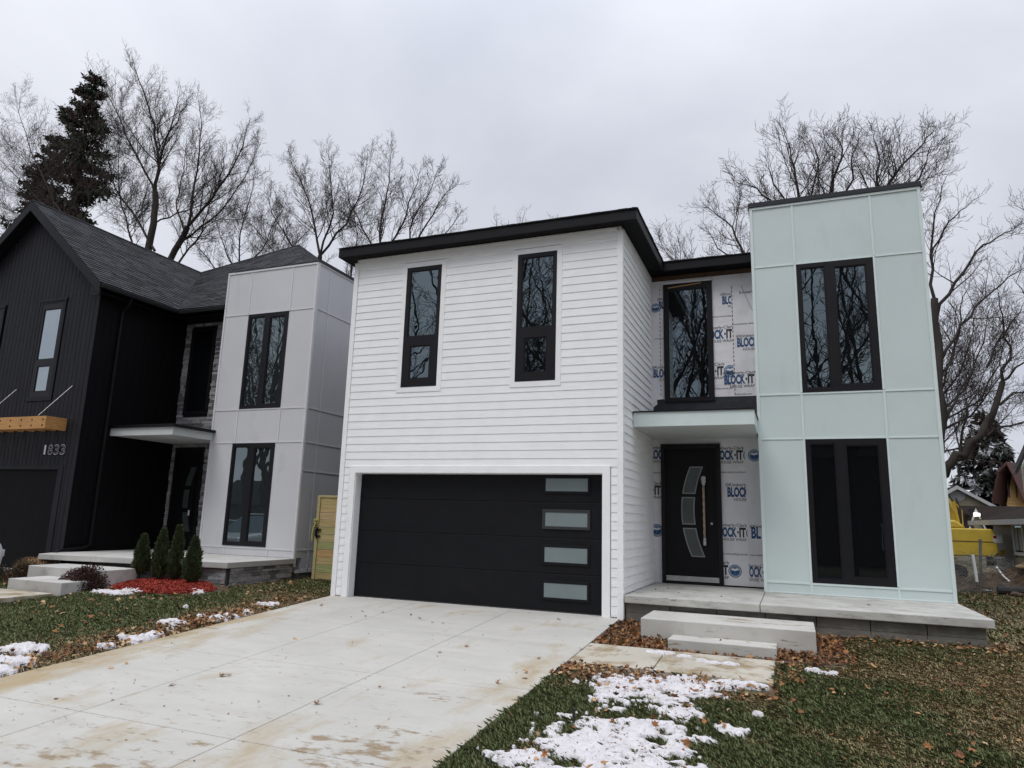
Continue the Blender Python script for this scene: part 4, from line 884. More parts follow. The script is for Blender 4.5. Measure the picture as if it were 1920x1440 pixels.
d = MB(); d.box(-3.80, -3.765, 2.545, 2.569, .93, 1.19); d.tube([(-3.78, 2.545, 1.14), (-3.78, 2.50, 1.14), (-3.78, 2.50, .98), (-3.78, 2.545, .98)], .012, 6); d.box(-3.76, -3.68, 2.55, 2.58, 1.12, 1.15); d.box(-3.76, -3.69, 2.55, 2.58, .97, 1.0); d.build('latch', 'black', GT)
d = MB(); d.tube([(-3.79, 2.54, 1.35), (-3.84, 2.53, 1.37), (-3.86, 2.54, 1.3), (-3.80, 2.53, 1.29), (-3.87, 2.54, 1.18), (-3.90, 2.55, 1.0), (-3.89, 2.55, .86)], [.02, .025, .02, .025, .022, .02, .012], 5); d.build('ribbon', 'ribbon', GT)

# ------------------------------------------------------------------ trees
def vnoise(x, y, sc, seed):
    r_ = np.random.RandomState(seed).rand(64, 64); x = np.asarray(x)/sc; y = np.asarray(y)/sc
    xi, yi = np.floor(x).astype(int), np.floor(y).astype(int); fx, fy = x-xi, y-yi; fx = fx*fx*(3-2*fx); fy = fy*fy*(3-2*fy)
    g = lambda a, b: r_[a % 64, b % 64]
    return (g(xi, yi)*(1-fx)+g(xi+1, yi)*fx)*(1-fy)+(g(xi, yi+1)*(1-fx)+g(xi+1, yi+1)*fx)*fy
def fbm(x, y, sc, seed): return (vnoise(x, y, sc, seed)*.5+vnoise(x, y, sc/2.1, seed+1)*.28+vnoise(x, y, sc/4.3, seed+2)*.22)
def grow(R_, out, p, d, r, L, lvl, maxl, up=.12, dens=1.0, wig=.10):
    """one branch and its offshoots; out gets (points, radii)"""
    n = max(3, int(3+L*1.1)) if lvl < maxl else 3
    P_ = [p]; st = L/n; dd = d/np.linalg.norm(d)
    for i in range(n):
        dd = dd+np.array([R_.gauss(0, wig), R_.gauss(0, wig), R_.gauss(0, wig*.7)+up]); dd /= np.linalg.norm(dd); P_.append(P_[-1]+dd*st)
    rad = [max(r*(1-.78*i/n), .0042) for i in range(n+1)]; out.append((P_, rad))
    if lvl < maxl: spawn(R_, out, P_, rad, L, lvl, maxl, up, dens, wig)
def spawn(R_, out, P_, rad, L, lvl, maxl, up, dens, wig, t0=.18, cnt=None):
    k = cnt or max(2, int(L*(2.6, 3.6, 5.0, 6.0)[min(lvl, 3)]*dens)+R_.randint(0, 1))
    n = len(P_)-1
    for j in range(k):
        t = t0+(1-t0)*(j+R_.random())/k; i = min(int(t*n), n-1); f = t*n-i
        q = P_[i]*(1-f)+P_[i+1]*f; ax = P_[i+1]-P_[i]; ax /= np.linalg.norm(ax)+1e-9
        s = np.array([R_.gauss(0, 1) for _ in range(3)]); s -= ax*(s@ax); s /= np.linalg.norm(s)+1e-9
        a = math.radians(R_.uniform(24, 58)); dr_ = ax*math.cos(a)+s*math.sin(a)
        ln = L*(1-.72*t)*R_.uniform(.26, .5) if lvl else L*(1-.78*t)*R_.uniform(.2, .38); ln = max(ln, .3)
        grow(R_, out, q, dr_, max(rad[i]*R_.uniform(.30, .5), .0042), ln, lvl+1, maxl, up, dens, wig)
def emit(out, name_small='twigs'):
    big, small = MB(), MB()
    for P_, rad in out:
        r0 = rad[0]
        if r0 > .035: big.tube(P_, rad, 7 if r0 > .09 else 5, cap=False)
        else: small.tube(P_, rad, 3, cap=False)
    return big, small
def bare_tree(label, Yd, trunks, limbs, maxl=3, dens=1.0, seed=1, thick=.02, jit=1.6, up=.1, group=None, gnd=True, bark='bark', rmin=.0042, lvl0=1, vs=1.0):
    """trunks/limbs: polylines in photo pixels at depth Yd, each vertex pushed off that plane; (pts, r0, r1)"""
    R_ = random.Random(seed); out = []
    for (pts, r0, r1, isl) in [(*t, False) for t in trunks]+[(*l, True) for l in limbs]:
        n = len(pts); off = R_.uniform(-jit, jit)*(1 if isl else .2); P_ = []
        yb0 = trunks[0][0][-1][1]
        for i, (a, b) in enumerate(pts):
            if isl and b < yb0: b = yb0-(yb0-b)*vs
            P_.append(at(a, b, Yd+off*(i/(n-1))))
        if not isl and gnd: P_[0] = np.array([P_[0][0], P_[0][1], -.2])
        # smooth
        Q = []
        for i in range(n-1):
            for t in (0, .33, .67):
                q = P_[i]*(1-t)+P_[i+1]*t
                Q.append(q+np.array([R_.gauss(0, .05), R_.gauss(0, .05), R_.gauss(0, .05)])*(1 if t else 0))
        Q.append(P_[-1]); m_ = len(Q)-1; rad = [r0+(r1-r0)*(i/m_) for i in range(m_+1)]; out.append((Q, rad))
        L = sum(np.linalg.norm(Q[i+1]-Q[i]) for i in range(m_))
        if isl: spawn(R_, out, Q, rad, L, lvl0, maxl, up, dens, .10, t0=.12)
    if rmin > .0042: out = [(P_, [max(r, rmin) for r in rad]) for P_, rad in out]
    out = [(P_, [r if i_ < len(trunks) else r*.78 for r in rad]) for i_, (P_, rad) in enumerate(out)]
    big, small = emit(out); base = out[0][0][0]
    T = thing('bare_tree', label, 'tree', (float(base[0]), float(base[1]), 0), group)
    big.build('trunk', bark, T, smooth=True, fix=False); small.build('twigs', 'twig', T, fix=False)
    return T
def px(*a): return list(zip(a[::2], a[1::2]))
TL = bare_tree('tall bare tree with two leaning trunks rising behind the black gabled roof', 21,
  [(px(262, 640, 270, 500, 288, 420, 291, 360), .27, .2), (px(300, 650, 318, 490, 352, 425), .24, .18)],
  [(px(291, 360, 297, 300, 290, 230, 268, 160, 247, 108), .16, .02), (px(291, 370, 262, 300, 236, 250, 212, 190, 185, 135), .11, .015),
   (px(294, 330, 308, 270, 325, 215, 338, 160), .11, .015), (px(352, 425, 362, 360, 372, 300, 378, 235, 372, 180), .12, .015),
   (px(352, 425, 398, 372, 432, 320, 456, 270, 470, 215), .13, .015), (px(345, 430, 330, 380, 345, 320, 350, 250), .08, .012),
   (px(320, 480, 360, 440, 415, 395, 460, 330, 490, 262), .11, .012), (px(290, 470, 250, 400, 215, 350, 200, 280, 205, 220), .12, .012),
   (px(288, 420, 330, 400, 380, 385, 430, 345), .08, .012), (px(260, 500, 240, 430, 225, 370, 222, 300, 232, 240), .1, .012),
   (px(400, 370, 420, 310, 425, 260), .06, .01), (px(330, 500, 370, 450, 390, 400, 400, 330), .1, .012), (px(300, 280, 290, 200, 300, 140), .05, .01), (px(318, 240, 350, 190, 358, 160), .05, .01)],
  maxl=4, dens=1.05, seed=4, rmin=.007, lvl0=1, vs=.96)
T2 = bare_tree('slender leaning bare tree with a twiggy crown in front of the dark spruce', 15,
  [(px(175, 640, 150, 500, 118, 420), .13, .09)],
  [(px(118, 420, 90, 340, 62, 270, 40, 190, 36, 140), .07, .01), (px(118, 420, 60, 350, 20, 300, -20, 250), .06, .01), (px(130, 450, 100, 380, 90, 300, 70, 220), .05, .01), (px(140, 470, 70, 420, 10, 380, -30, 330), .06, .01),
   (px(150, 480, 160, 400, 175, 310, 165, 210, 150, 150), .05, .008), (px(120, 400, 130, 330, 110, 270, 120, 210), .04, .008)], maxl=4, dens=.9, seed=8, rmin=.006, jit=1, vs=.84)
T3 = bare_tree('wide bare tree with many fine branches behind the gap between the houses', 27,
  [(px(560, 700, 585, 560, 600, 480), .24, .17), (px(690, 700, 700, 560, 712, 490), .22, .16), (px(780, 700, 775, 560, 765, 480), .18, .14)],
  [(px(600, 480, 585, 400, 565, 340, 540, 290), .12, .012), (px(600, 480, 625, 400, 620, 330, 612, 280), .11, .012), (px(600, 480, 650, 420, 680, 350, 690, 275), .12, .012), (px(712, 490, 715, 410, 730, 340, 735, 275), .12, .012),
   (px(712, 490, 755, 420, 775, 360, 790, 310), .11, .012), (px(765, 480, 800, 420, 830, 370, 858, 345), .1, .012), (px(765, 480, 775, 410, 810, 350, 822, 315), .09, .012), (px(590, 520, 540, 450, 510, 400, 500, 350), .1, .012),
   (px(712, 490, 680, 430, 655, 380, 650, 320), .1, .012), (px(775, 500, 820, 460, 850, 420, 866, 395), .08, .012), (px(640, 600, 660, 500, 670, 440, 660, 370), .1, .012), (px(580, 560, 530, 490, 480, 430, 450, 400), .1, .012)],
  maxl=4, dens=1.0, seed=12, rmin=.0085)
T3b = bare_tree('bare tree low behind the grey-white tower, its crown meeting the wide tree', 30,
  [(px(430, 720, 440, 600, 445, 520), .2, .15)],
  [(px(445, 520, 420, 460, 400, 400), .09, .012), (px(445, 520, 450, 440, 470, 370, 480, 320), .1, .012), (px(445, 520, 490, 470, 520, 410, 540, 370), .1, .012), (px(445, 540, 400, 500, 360, 450, 340, 410), .09, .012), (px(450, 520, 520, 490, 570, 440, 600, 400), .08, .012)],
  maxl=4, dens=.9, seed=15, rmin=.009)
T4 = bare_tree('distant bare treetop just showing over the black roof edge', 34,
  [(px(975, 740, 980, 560, 975, 480), .2, .14)],
  [(px(975, 480, 940, 440, 925, 405), .08, .012), (px(975, 480, 975, 430, 985, 398), .08, .012), (px(975, 480, 1020, 440, 1045, 408), .08, .012)], maxl=4, dens=.55, seed=17, rmin=.008)
T5 = bare_tree('large bare tree spreading above the pale green tower', 20,
  [(px(1600, 900, 1595, 740, 1590, 620), .32, .26)],
  [(px(1590, 620, 1535, 470, 1505, 370, 1492, 290, 1482, 225, 1468, 178), .15, .012), (px(1575, 590, 1500, 450, 1455, 350, 1420, 310, 1370, 285), .12, .012), (px(1592, 600, 1555, 400, 1562, 290, 1580, 225, 1560, 190), .14, .012),
   (px(1560, 380, 1600, 290, 1598, 235, 1622, 190), .08, .01), (px(1600, 600, 1635, 400, 1655, 320, 1690, 260, 1730, 215, 1757, 172), .14, .012), (px(1610, 600, 1660, 400, 1700, 320, 1730, 270, 1745, 215), .12, .012),
   (px(1590, 620, 1450, 540, 1390, 440, 1360, 380, 1325, 350), .13, .012), (px(1570, 640, 1400, 600, 1320, 530, 1270, 470, 1232, 430), .12, .012), (px(1605, 560, 1640, 330, 1650, 250, 1640, 205), .1, .012),
   (px(1500, 370, 1450, 300, 1440, 250), .07, .01), (px(1650, 330, 1680, 270, 1672, 215), .07, .01), (px(1400, 470, 1345, 440, 1318, 385), .06, .01), (px(1340, 550, 1290, 520, 1262, 450), .06, .01), (px(1530, 460, 1520, 330, 1535, 250, 1520, 195), .08, .01)],
  maxl=4, dens=.95, seed=21, rmin=.007, vs=.86)
T6 = bare_tree('thick dark bare tree at the right of the tower with one heavy limb reaching right', 16,
  [(px(1690, 1075, 1706, 960, 1732, 905, 1754, 865, 1764, 800, 1760, 690, 1752, 560), .24, .12), (px(1722, 940, 1760, 897, 1786, 866, 1813, 842, 1840, 815, 1862, 775, 1880, 715), .19, .09)],
  [(px(1752, 560, 1745, 480, 1752, 400, 1775, 330), .08, .01), (px(1755, 600, 1790, 530, 1830, 472, 1870, 445, 1908, 425), .09, .01), (px(1762, 680, 1800, 610, 1845, 560, 1890, 520, 1930, 500), .08, .01),
   (px(1880, 715, 1895, 650, 1880, 590, 1870, 540), .07, .01), (px(1862, 775, 1890, 745, 1930, 730), .08, .03), (px(1840, 815, 1880, 800, 1930, 785), .07, .03), (px(1770, 800, 1800, 730, 1825, 690, 1835, 620), .08, .01),
   (px(1745, 480, 1770, 430, 1800, 395, 1835, 370), .05, .01), (px(1880, 715, 1920, 680, 1950, 660), .06, .01), (px(1765, 700, 1790, 650, 1800, 580, 1820, 520), .06, .01), (px(1800, 852, 1806, 800, 1830, 740, 1850, 690), .07, .01),
   (px(1850, 690, 1870, 640, 1900, 600, 1925, 560), .06, .01)], maxl=4, dens=.95, seed=25, rmin=.006, jit=1.0)
T9 = bare_tree('brushy bare tree behind the thick limb at the right edge', 30,
  [(px(1690, 1050, 1700, 900, 1725, 800), .2, .12)],
  [(px(1725, 800, 1770, 720, 1790, 640, 1795, 570), .09, .012), (px(1725, 800, 1810, 730, 1845, 640, 1865, 560), .09, .012), (px(1715, 830, 1820, 780, 1880, 700, 1915, 600), .09, .012), (px(1725, 800, 1755, 720, 1760, 660, 1765, 610), .08, .012),
   (px(1710, 850, 1800, 840, 1870, 800, 1925, 740), .08, .012), (px(1715, 850, 1770, 830, 1800, 790, 1815, 740), .07, .012), (px(1725, 800, 1800, 700, 1825, 620, 1835, 550), .08, .012), (px(1720, 820, 1840, 750, 1880, 650, 1892, 570), .08, .012)],
  maxl=4, dens=1.0, seed=41, rmin=.0085)
# tree whose trunk stands outside the frame on the right
T7 = bare_tree('bare tree outside the right edge whose twigs reach into the sky', 18,
  [(px(2080, 1000, 2060, 700, 2040, 520), .25, .18)],
  [(px(2040, 560, 1980, 540, 1930, 560, 1905, 530, 1912, 470), .05, .008), (px(2040, 520, 1990, 440, 1935, 400, 1900, 385), .06, .008), (px(2050, 620, 1990, 600, 1940, 620, 1910, 600), .05, .008), (px(2040, 520, 2040, 420, 2000, 330, 1960, 300), .06, .01)],
  maxl=4, dens=.7, seed=31, rmin=.006, jit=.8)
T8 = bare_tree('small distant bare tree behind the beige garage roof', 46,
  [(px(1800, 1040, 1802, 900, 1800, 850), .16, .1)],
  [(px(1800, 850, 1790, 800, 1785, 770), .07, .02), (px(1800, 860, 1820, 810, 1830, 780), .07, .02), (px(1802, 880, 1830, 850, 1850, 820), .06, .02), (px(1800, 880, 1780, 850, 1765, 830), .06, .02)], maxl=3, dens=.8, seed=33, rmin=.012)

def conifer(name, label, base, H_, rad, n, seed, cols, ragged=.35, z0f=.12, flake=.16, snowy=0, droop=.25, whorl=26, tiltv=0.0, lean=(0, 0), pw=.8):
    """spruce: whorls of drooping boughs set with small flat sprays"""
    R_ = np.random.RandomState(seed); base = np.array(base, float); T = thing(name, label, 'tree', tuple(base))
    d = MB(); d.tube([base+(lean[0]*t, lean[1]*t, H_*t) for t in (-.02, .3, .6, .8, .98)], [H_*.018, H_*.014, H_*.009, H_*.005, .01], 7)
    V, C, = [], []
    nb = whorl*7
    for b in range(nb):
        t = z0f+(1-z0f)*((b+R_.rand())/nb); L = rad*(1-t)**pw*(1-ragged*R_.rand())+.2; a = R_.rand()*6.283
        o = base+(lean[0]*t, lean[1]*t, H_*t); dirv = np.array([math.cos(a), math.sin(a), 0])
        m_ = max(5, int(n*L/rad/nb*3)); s = R_.rand(m_)**.6
        pts = o+dirv*(s*L)[:, None]+np.array([0, 0, 1])*((-droop*s**1.3+.10*s**3)*L)[:, None]+R_.randn(m_, 3)*(.06*L+.07)*np.array([1, 1, .8])
        ax = dirv*.6+R_.randn(m_, 3)*.55+np.array([0, 0, -.25]); ax /= np.linalg.norm(ax, axis=1)[:, None]
        sd_ = np.cross(ax, R_.randn(m_, 3)); sd_ /= np.linalg.norm(sd_, axis=1)[:, None]
        l = flake*(.6+R_.rand(m_))[:, None]; w_ = l*.30
        V.append(np.stack([pts-sd_*w_, pts+ax*l*.5-sd_*w_*.7+0, pts+ax*l, pts+sd_*w_], 1))
        k = (.55+.9*R_.rand(m_))[:, None]*np.array(cols[R_.randint(len(cols))]); 
        if snowy:
            sn = R_.rand(m_) < snowy*(R_.rand() < .5); k[sn] = (.7, .72, .75)
        C.append(np.repeat(k[:, None, :], 4, 1))
        if b % 2 == 0: d.tube([o, o+dirv*L*.5+(0, 0, -droop*.3*L), o+dirv*L*.95+(0, 0, -droop*.8*L)], [.02+.004*L, .015, .006], 3, cap=False)
    d.build('trunk', 'bark', T, smooth=True, fix=False)
    V = np.concatenate(V).reshape(-1, 3); C = np.concatenate(C).reshape(-1, 3)
    big_mesh('crown', V, np.arange(len(V)).reshape(-1, 4), 4, 'needle', C, T); return T
tb = at(120, 500, 19.5); tt = at(140, 158, 19.5)
conifer('spruce', 'tall dark ragged spruce rising behind the black gabled roof', (tb[0], 19.5, 0), tt[2]+.3, 4.6, 52000, 3, [(.034, .052, .034), (.046, .056, .034), (.058, .042, .034)], ragged=.85, z0f=.3, flake=.19, droop=.0, whorl=36, pw=.5)
tb2 = at(48, 560, 17.5); tt2 = at(50, 268, 17.5)
conifer('spruce', 'lower dark spruce at the left edge behind the black gable', (tb2[0], 17.5, 0), tt2[2], 3.4, 24000, 8, [(.026, .038, .026), (.034, .040, .026), (.050, .034, .028)], ragged=.75, z0f=.3, flake=.19, droop=-.05, whorl=34, pw=.5)
tb = at(1866, 1000, 44); tt = at(1872, 775, 44)
conifer('spruce', 'dark spruce dusted with snow behind the gambrel house', (tb[0], 44, 0), tt[2], 3.4, 16000, 5, [(.030, .034, .028), (.045, .038, .032)], ragged=.4, z0f=.1, flake=.38, snowy=.45)

def arbor(label, cx, cy, z0, H_, r, seed):
    R_ = np.random.RandomState(seed); T = thing('arborvitae', label, 'shrub', (cx, cy, z0), 'arborvitae in the red mulch bed')
    m_ = 8500; t = R_.rand(m_)**1.25; a = R_.rand(m_)*6.283; prof = r*np.interp(t, [0, .12, .35, .65, .88, 1], [.55, .95, 1.0, .66, .30, .06])
    lob = 1+.22*np.sin(a*3+t*9+seed)+.12*np.sin(a*5-t*14); rr = prof*lob*np.sqrt(R_.rand(m_)*.6+.4)
    pts = np.stack([cx+rr*np.cos(a), cy+rr*np.sin(a), z0+.03+t*H_*.97], 1)
    ax = np.stack([np.cos(a)*.5, np.sin(a)*.5, np.ones(m_)*1.0], 1)+R_.randn(m_, 3)*.28; ax /= np.linalg.norm(ax, axis=1)[:, None]
    sd_ = np.cross(ax, R_.randn(m_, 3)); sd_ /= np.linalg.norm(sd_, axis=1)[:, None]; l = (.03+.05*R_.rand(m_))[:, None]; w_ = .008+.004*R_.rand(m_)[:, None]
    V = np.stack([pts-sd_*w_, pts+sd_*w_, pts+ax*l+sd_*w_*.6, pts+ax*l-sd_*w_*.6], 1).reshape(-1, 3)
    k = (.5+1.1*R_.rand(m_))[:, None]*np.array([(.045, .068, .030), (.058, .072, .030), (.075, .066, .034)])[R_.choice(3, m_, p=[.6, .3, .1])]
    big_mesh('foliage', V, np.arange(len(V)).reshape(-1, 4), 4, 'needle', np.repeat(k, 4, 0), T)
    d = MB(); d.tube([(cx, cy, z0-.05), (cx, cy, z0+H_*.8)], [.02, .006], 6)
    for j in range(14): 
        q = j*2.4; z = z0+.05+H_*.05*j; d.tube([(cx, cy, z), (cx+r*.6*math.cos(q), cy+r*.6*math.sin(q), z+.12)], [.006, .003], 3, cap=False)
    d.build('stem', 'bark', T)
for k, (bx, by, tx_, ty_, rp, lb) in enumerate(((262, 1077, 265, 1007, 19, 'leftmost small green arborvitae in the red mulch bed'), (297, 1083, 302, 997, 19, 'second green arborvitae from the left in the red mulch bed'),
      (326, 1085, 335, 990, 17, 'tallest narrow green arborvitae, third from the left in the mulch'), (358, 1090, 370, 1012, 21, 'rightmost green arborvitae beside the ledge stone porch base'))):
    Yv = -.30-.05*(k % 2); b = at(bx, by, Yv); t_ = at(tx_, ty_, Yv); arbor(lb, b[0], Yv, b[2]-.02, t_[2]-b[2]+.04, rp*15.2/1300*.64, 40+k)

def shrub(name, label, c, rx, ry, h, n, cols, seed, leaf=.03, twigm='twig', shape=1.0):
    R_ = np.random.RandomState(seed); T = thing(name, label, 'shrub', tuple(c)); c = np.array(c, float)
    u = R_.randn(n, 3); u /= np.linalg.norm(u, axis=1)[:, None]; u[:, 2] = np.abs(u[:, 2]); rr = (R_.rand(n)**.45)[:, None]*(1+.15*np.sin(u[:, :1]*6+seed))
    pts = c+u*rr*np.array([rx, ry, h]); ax = u*.7+R_.randn(n, 3)*.7; ax /= np.linalg.norm(ax, axis=1)[:, None]
    sd_ = np.cross(ax, R_.randn(n, 3)); sd_ /= np.linalg.norm(sd_, axis=1)[:, None]; l = leaf*(.5+R_.rand(n))[:, None]; w_ = l*.38
    V = np.stack([pts-sd_*w_*.3, pts+ax*l*.5-sd_*w_, pts+ax*l, pts+ax*l*.5+sd_*w_], 1).reshape(-1, 3)
    k = (.5+1.0*R_.rand(n))[:, None]*np.array(cols)[R_.randint(len(cols), size=n)]
    big_mesh('foliage', V, np.arange(len(V)).reshape(-1, 4), 4, 'leaf', np.repeat(k, 4, 0), T)
    d = MB()
    for j in range(110):
        v = R_.randn(3); v /= np.linalg.norm(v); v[2] = abs(v[2])+.15; q = c+v*np.array([rx, ry, h])*R_.uniform(.8, 1.12); d.tube([c+(v[0]*.05, v[1]*.05, 0), (c+q)/2+R_.randn(3)*.03, q], [.006, .004, .002], 3, cap=False)
    d.build('stems', twigm, T, fix=False)
b = at(157, 1104, -1.35); shrub('shrub', 'dark reddish brown rounded shrub beside the lower concrete step', (b[0], -1.35, b[2]-.02), .46, .38, .45, 11000, [(.045, .020, .016), (.030, .018, .015), (.075, .028, .020)], 50)
b = at(42, 1090, -1.0); shrub('shrub', 'brownish trimmed shrub left of the concrete steps', (b[0], -1.0, b[2]-.03), .44, .36, .42, 9000, [(.075, .050, .025), (.055, .042, .022), (.10, .055, .03)], 51, leaf=.025)
b = at(-12, 1088, -1.1); shrub('shrub', 'greyish trimmed shrub at the left edge of the view', (b[0], -1.1, b[2]-.03), .38, .3, .36, 7000, [(.075, .07, .045), (.06, .055, .04)], 52, leaf=.025)
# tufted dry ornamental grass
b = at(72, 1066, -.35); R_ = np.random.RandomState(60); n = 900; V = []
for i in range(n):
    a = R_.rand()*6.283; r0 = R_.rand()*.10; L = .3+.45*R_.rand(); out_ = .15+.55*R_.rand(); w_ = .0045
    p0 = np.array([b[0]+r0*math.cos(a)*2.5, -.35+r0*math.sin(a), b[2]-.02]); dv = np.array([math.cos(a), math.sin(a), 0]); sv = np.array([-math.sin(a), math.cos(a), 0])*w_
    q = [p0+dv*out_*L*s+np.array([0, 0, L*(s*1.15-.75*s*s*(1+out_*.6))]) for s in (0, .35, .7, 1.0)]
    for j in range(3): V += [q[j]-sv, q[j]+sv, q[j+1]+sv*.7, q[j+1]-sv*.7]
V = np.array(V); cc = np.repeat((.55+.8*R_.rand(n))[:, None]*np.array([.26, .17, .085]), 12, 0)
o = big_mesh('ornamental_grass', V, np.arange(len(V)).reshape(-1, 4), 4, 'leaf', cc); tag(o, 'dry straw-coloured ornamental grass clump by the black garage', 'plant')

# ------------------------------------------------------------------ snow, mulch, leaves, lawn
def ell(x, y, L_):
    f = np.full(np.shape(x), -9.0)
    for cx, cy, rx, ry in L_: f = np.maximum(f, 1-((x-cx)/rx)**2-((y-cy)/ry)**2)
    return f
SN = [(5.12, -3.62, .50, .62), (5.62, -3.28, .55, .36), (5.18, -5.05, .62, .42), (5.25, -5.75, .78, .55), (6.12, -4.50, .17, .12), (5.62, -4.15, .24, .34), (5.45, -4.85, .45, .3), (6.25, -3.02, .13, .09), (5.3, -6.5, .75, .6)]
def snowf(x, y):
    f = ell(x, y, SN)*.8; g = ell(x, y, [(5.18, -4.5, .42, .10), (4.55, -4.85, .2, .14), (5.55, -5.05, .13, .10), (5.0, -5.75, .2, .16)])
    f = f-np.maximum(g, 0)*1.3
    return f+(fbm(x, y, .20, 5)-.55)*2.6+(vnoise(x, y, .045, 9)-.5)*1.0
def snow_sheet(name, f, x0, x1, y0, y1, st, th, base=lambda x, y: gz(x, y)+.03):
    xs_, ys_ = np.arange(x0, x1, st), np.arange(y0, y1, st); X, Y = np.meshgrid(xs_, ys_); F = f(X, Y)
    h = th*np.clip(F, 0, 1.2)**.7*(.45+1.1*fbm(X, Y, .17, 21))+.022*(fbm(X, Y, .06, 33)-.45)*(F > .02)
    Z = base(X, Y)+np.where(F > 0, h, -.06); nx_ = len(xs_); keep = (F[:-1, :-1] > -.12) | (F[1:, 1:] > -.12)
    I = (np.arange(len(ys_)-1)[:, None]*nx_+np.arange(nx_-1)[None, :])[keep]
    Fc = np.stack([I, I+1, I+nx_+1, I+nx_], 1).ravel(); u, inv = np.unique(Fc, return_inverse=True)
    V = np.stack([X.ravel(), Y.ravel(), Z.ravel()], 1)[u]; o = big_mesh(name, V, inv.reshape(-1, 4), 4, 'snow'); o.data.polygons.foreach_set('use_smooth', [True]*len(o.data.polygons)); return tag(o, kind='stuff')
snow_sheet('snow', snowf, 4.1, 6.5, -7.0, -2.8, .014, .026)
SL = [(-2.45, -5.0, .32, .22), (-1.95, -5.45, .35, .13), (-1.75, -5.9, .25, .28), (-1.66, -4.45, .14, .11), (-1.62, -4.05, .2, .13), (-1.60, -3.8, .16, .12), (-2.2, -3.0, .16, .11), (-1.95, -3.05, .12, .09), (-1.72, -2.55, .2, .13), (-1.62, -2.3, .17, .13), (-2.05, -2.5, .1, .08),
      (-1.85, -1.2, .24, .09), (-5.35, -1.42, .55, .17), (-5.1, -1.15, .3, .12), (-4.0, -.75, .25, .13), (-4.25, -.35, .12, .1), (-5.75, -.35, .1, .07), (-2.9, -2.0, .06, .05), (-1.8, -3.35, .09, .07), (-1.6, -2.0, .12, .08), (-1.9, -4.0, .1, .07)]
snow_sheet('snow', lambda x, y: ell(x, y, SL)*.7+(fbm(x, y, .14, 15)-.55)*1.6+(vnoise(x, y, .04, 19)-.5)*.7, -6.1, -1.3, -6.4, -.1, .016, .06)
SW = [(5.38, -2.05, .10, .05), (5.7, -2.2, .16, .08), (5.95, -2.22, .12, .05), (5.05, -2.0, .14, .05), (5.2, -1.95, .1, .06), (6.55, -1.75, .1, .07), (6.9, -2.1, .16, .05), (7.05, -2.15, .12, .03), (6.05, -3.02, .22, .10), (6.35, -4.0, .05, .04)]
snow_sheet('snow', lambda x, y: ell(x, y, SW)*.6+(fbm(x, y, .10, 25)-.55)*1.9+(vnoise(x, y, .04, 29)-.5)*.4, 4.8, 7.3, -4.2, -1.6, .02, .035, base=lambda x, y: gz(x, y)+.03)
# mulch bed
def mh(x, y): return .13*np.clip(1.15-((x+5.05)/1.35)**2-((y+.42)/.82)**2, 0, 1)**.7
xs_, ys_ = np.arange(-6.6, -3.6, .05), np.arange(-1.4, .24, .05); X, Y = np.meshgrid(xs_, ys_); Z = gz(X, Y)-.015+mh(X, Y)+(vnoise(X, Y, .07, 3)-.5)*.012*(mh(X, Y) > 0); nx_ = len(xs_)
I = (np.arange(len(ys_)-1)[:, None]*nx_+np.arange(nx_-1)[None, :]).ravel()
tag(big_mesh('planting_bed', np.stack([X.ravel(), Y.ravel(), Z.ravel()], 1), np.stack([I, I+1, I+nx_+1, I+nx_], 1), 4, 'dirt'), kind='structure')
def scatter(rs_, n, x0, x1, y0, y1, ok=None):
    x = rs_.uniform(x0, x1, n); y = rs_.uniform(y0, y1, n)
    if ok is not None: m_ = ok(x, y); x, y = x[m_], y[m_]
    return x, y
def rots(rs_, n, tilt):
    a = rs_.rand(n)*6.283; b = rs_.randn(n)*tilt; c = rs_.randn(n)*tilt
    ca, sa, cb, sb, cc, sc_ = np.cos(a), np.sin(a), np.cos(b), np.sin(b), np.cos(c), np.sin(c)
    Rz = np.zeros((n, 3, 3)); Rz[:, 0, 0] = ca; Rz[:, 0, 1] = -sa; Rz[:, 1, 0] = sa; Rz[:, 1, 1] = ca; Rz[:, 2, 2] = 1
    Rx = np.zeros((n, 3, 3)); Rx[:, 0, 0] = 1; Rx[:, 1, 1] = cb; Rx[:, 1, 2] = -sb; Rx[:, 2, 1] = sb; Rx[:, 2, 2] = cb
    Ry = np.zeros((n, 3, 3)); Ry[:, 1, 1] = 1; Ry[:, 0, 0] = cc; Ry[:, 0, 2] = sc_; Ry[:, 2, 0] = -sc_; Ry[:, 2, 2] = cc
    return Rz@Rx@Ry
rs1 = np.random.RandomState(71)
def red(x, y): return (mh(x, y) > .03) & (((x+5.0)/1.18)**2+((y+.68)/.66)**2+(fbm(x, y, .3, 4)-.5)*.8 < 1)
x, y = scatter(rs1, 26000, -6.4, -3.7, -1.3, .2, red); n = len(x)
T_ = np.array([(-.5, -.18, 0), (.5, -.12, 0), (.45, .15, 0), (-.45, .2, 0)]); s_ = rs1.uniform(.02, .055, n)
V = (np.einsum('nij,kj->nki', rots(rs1, n, .45), T_)*s_[:, None, None]+np.stack([x, y, gz(x, y)-.005+mh(x, y)+rs1.rand(n)*.02], 1)[:, None, :]).reshape(-1, 3)
k = (.5+.9*rs1.rand(n))[:, None]*np.array([.30, .045, .03])
tag(big_mesh('red_mulch', V, np.arange(len(V)).reshape(-1, 4), 4, 'mulch', np.repeat(k, 4, 0)), kind='stuff')

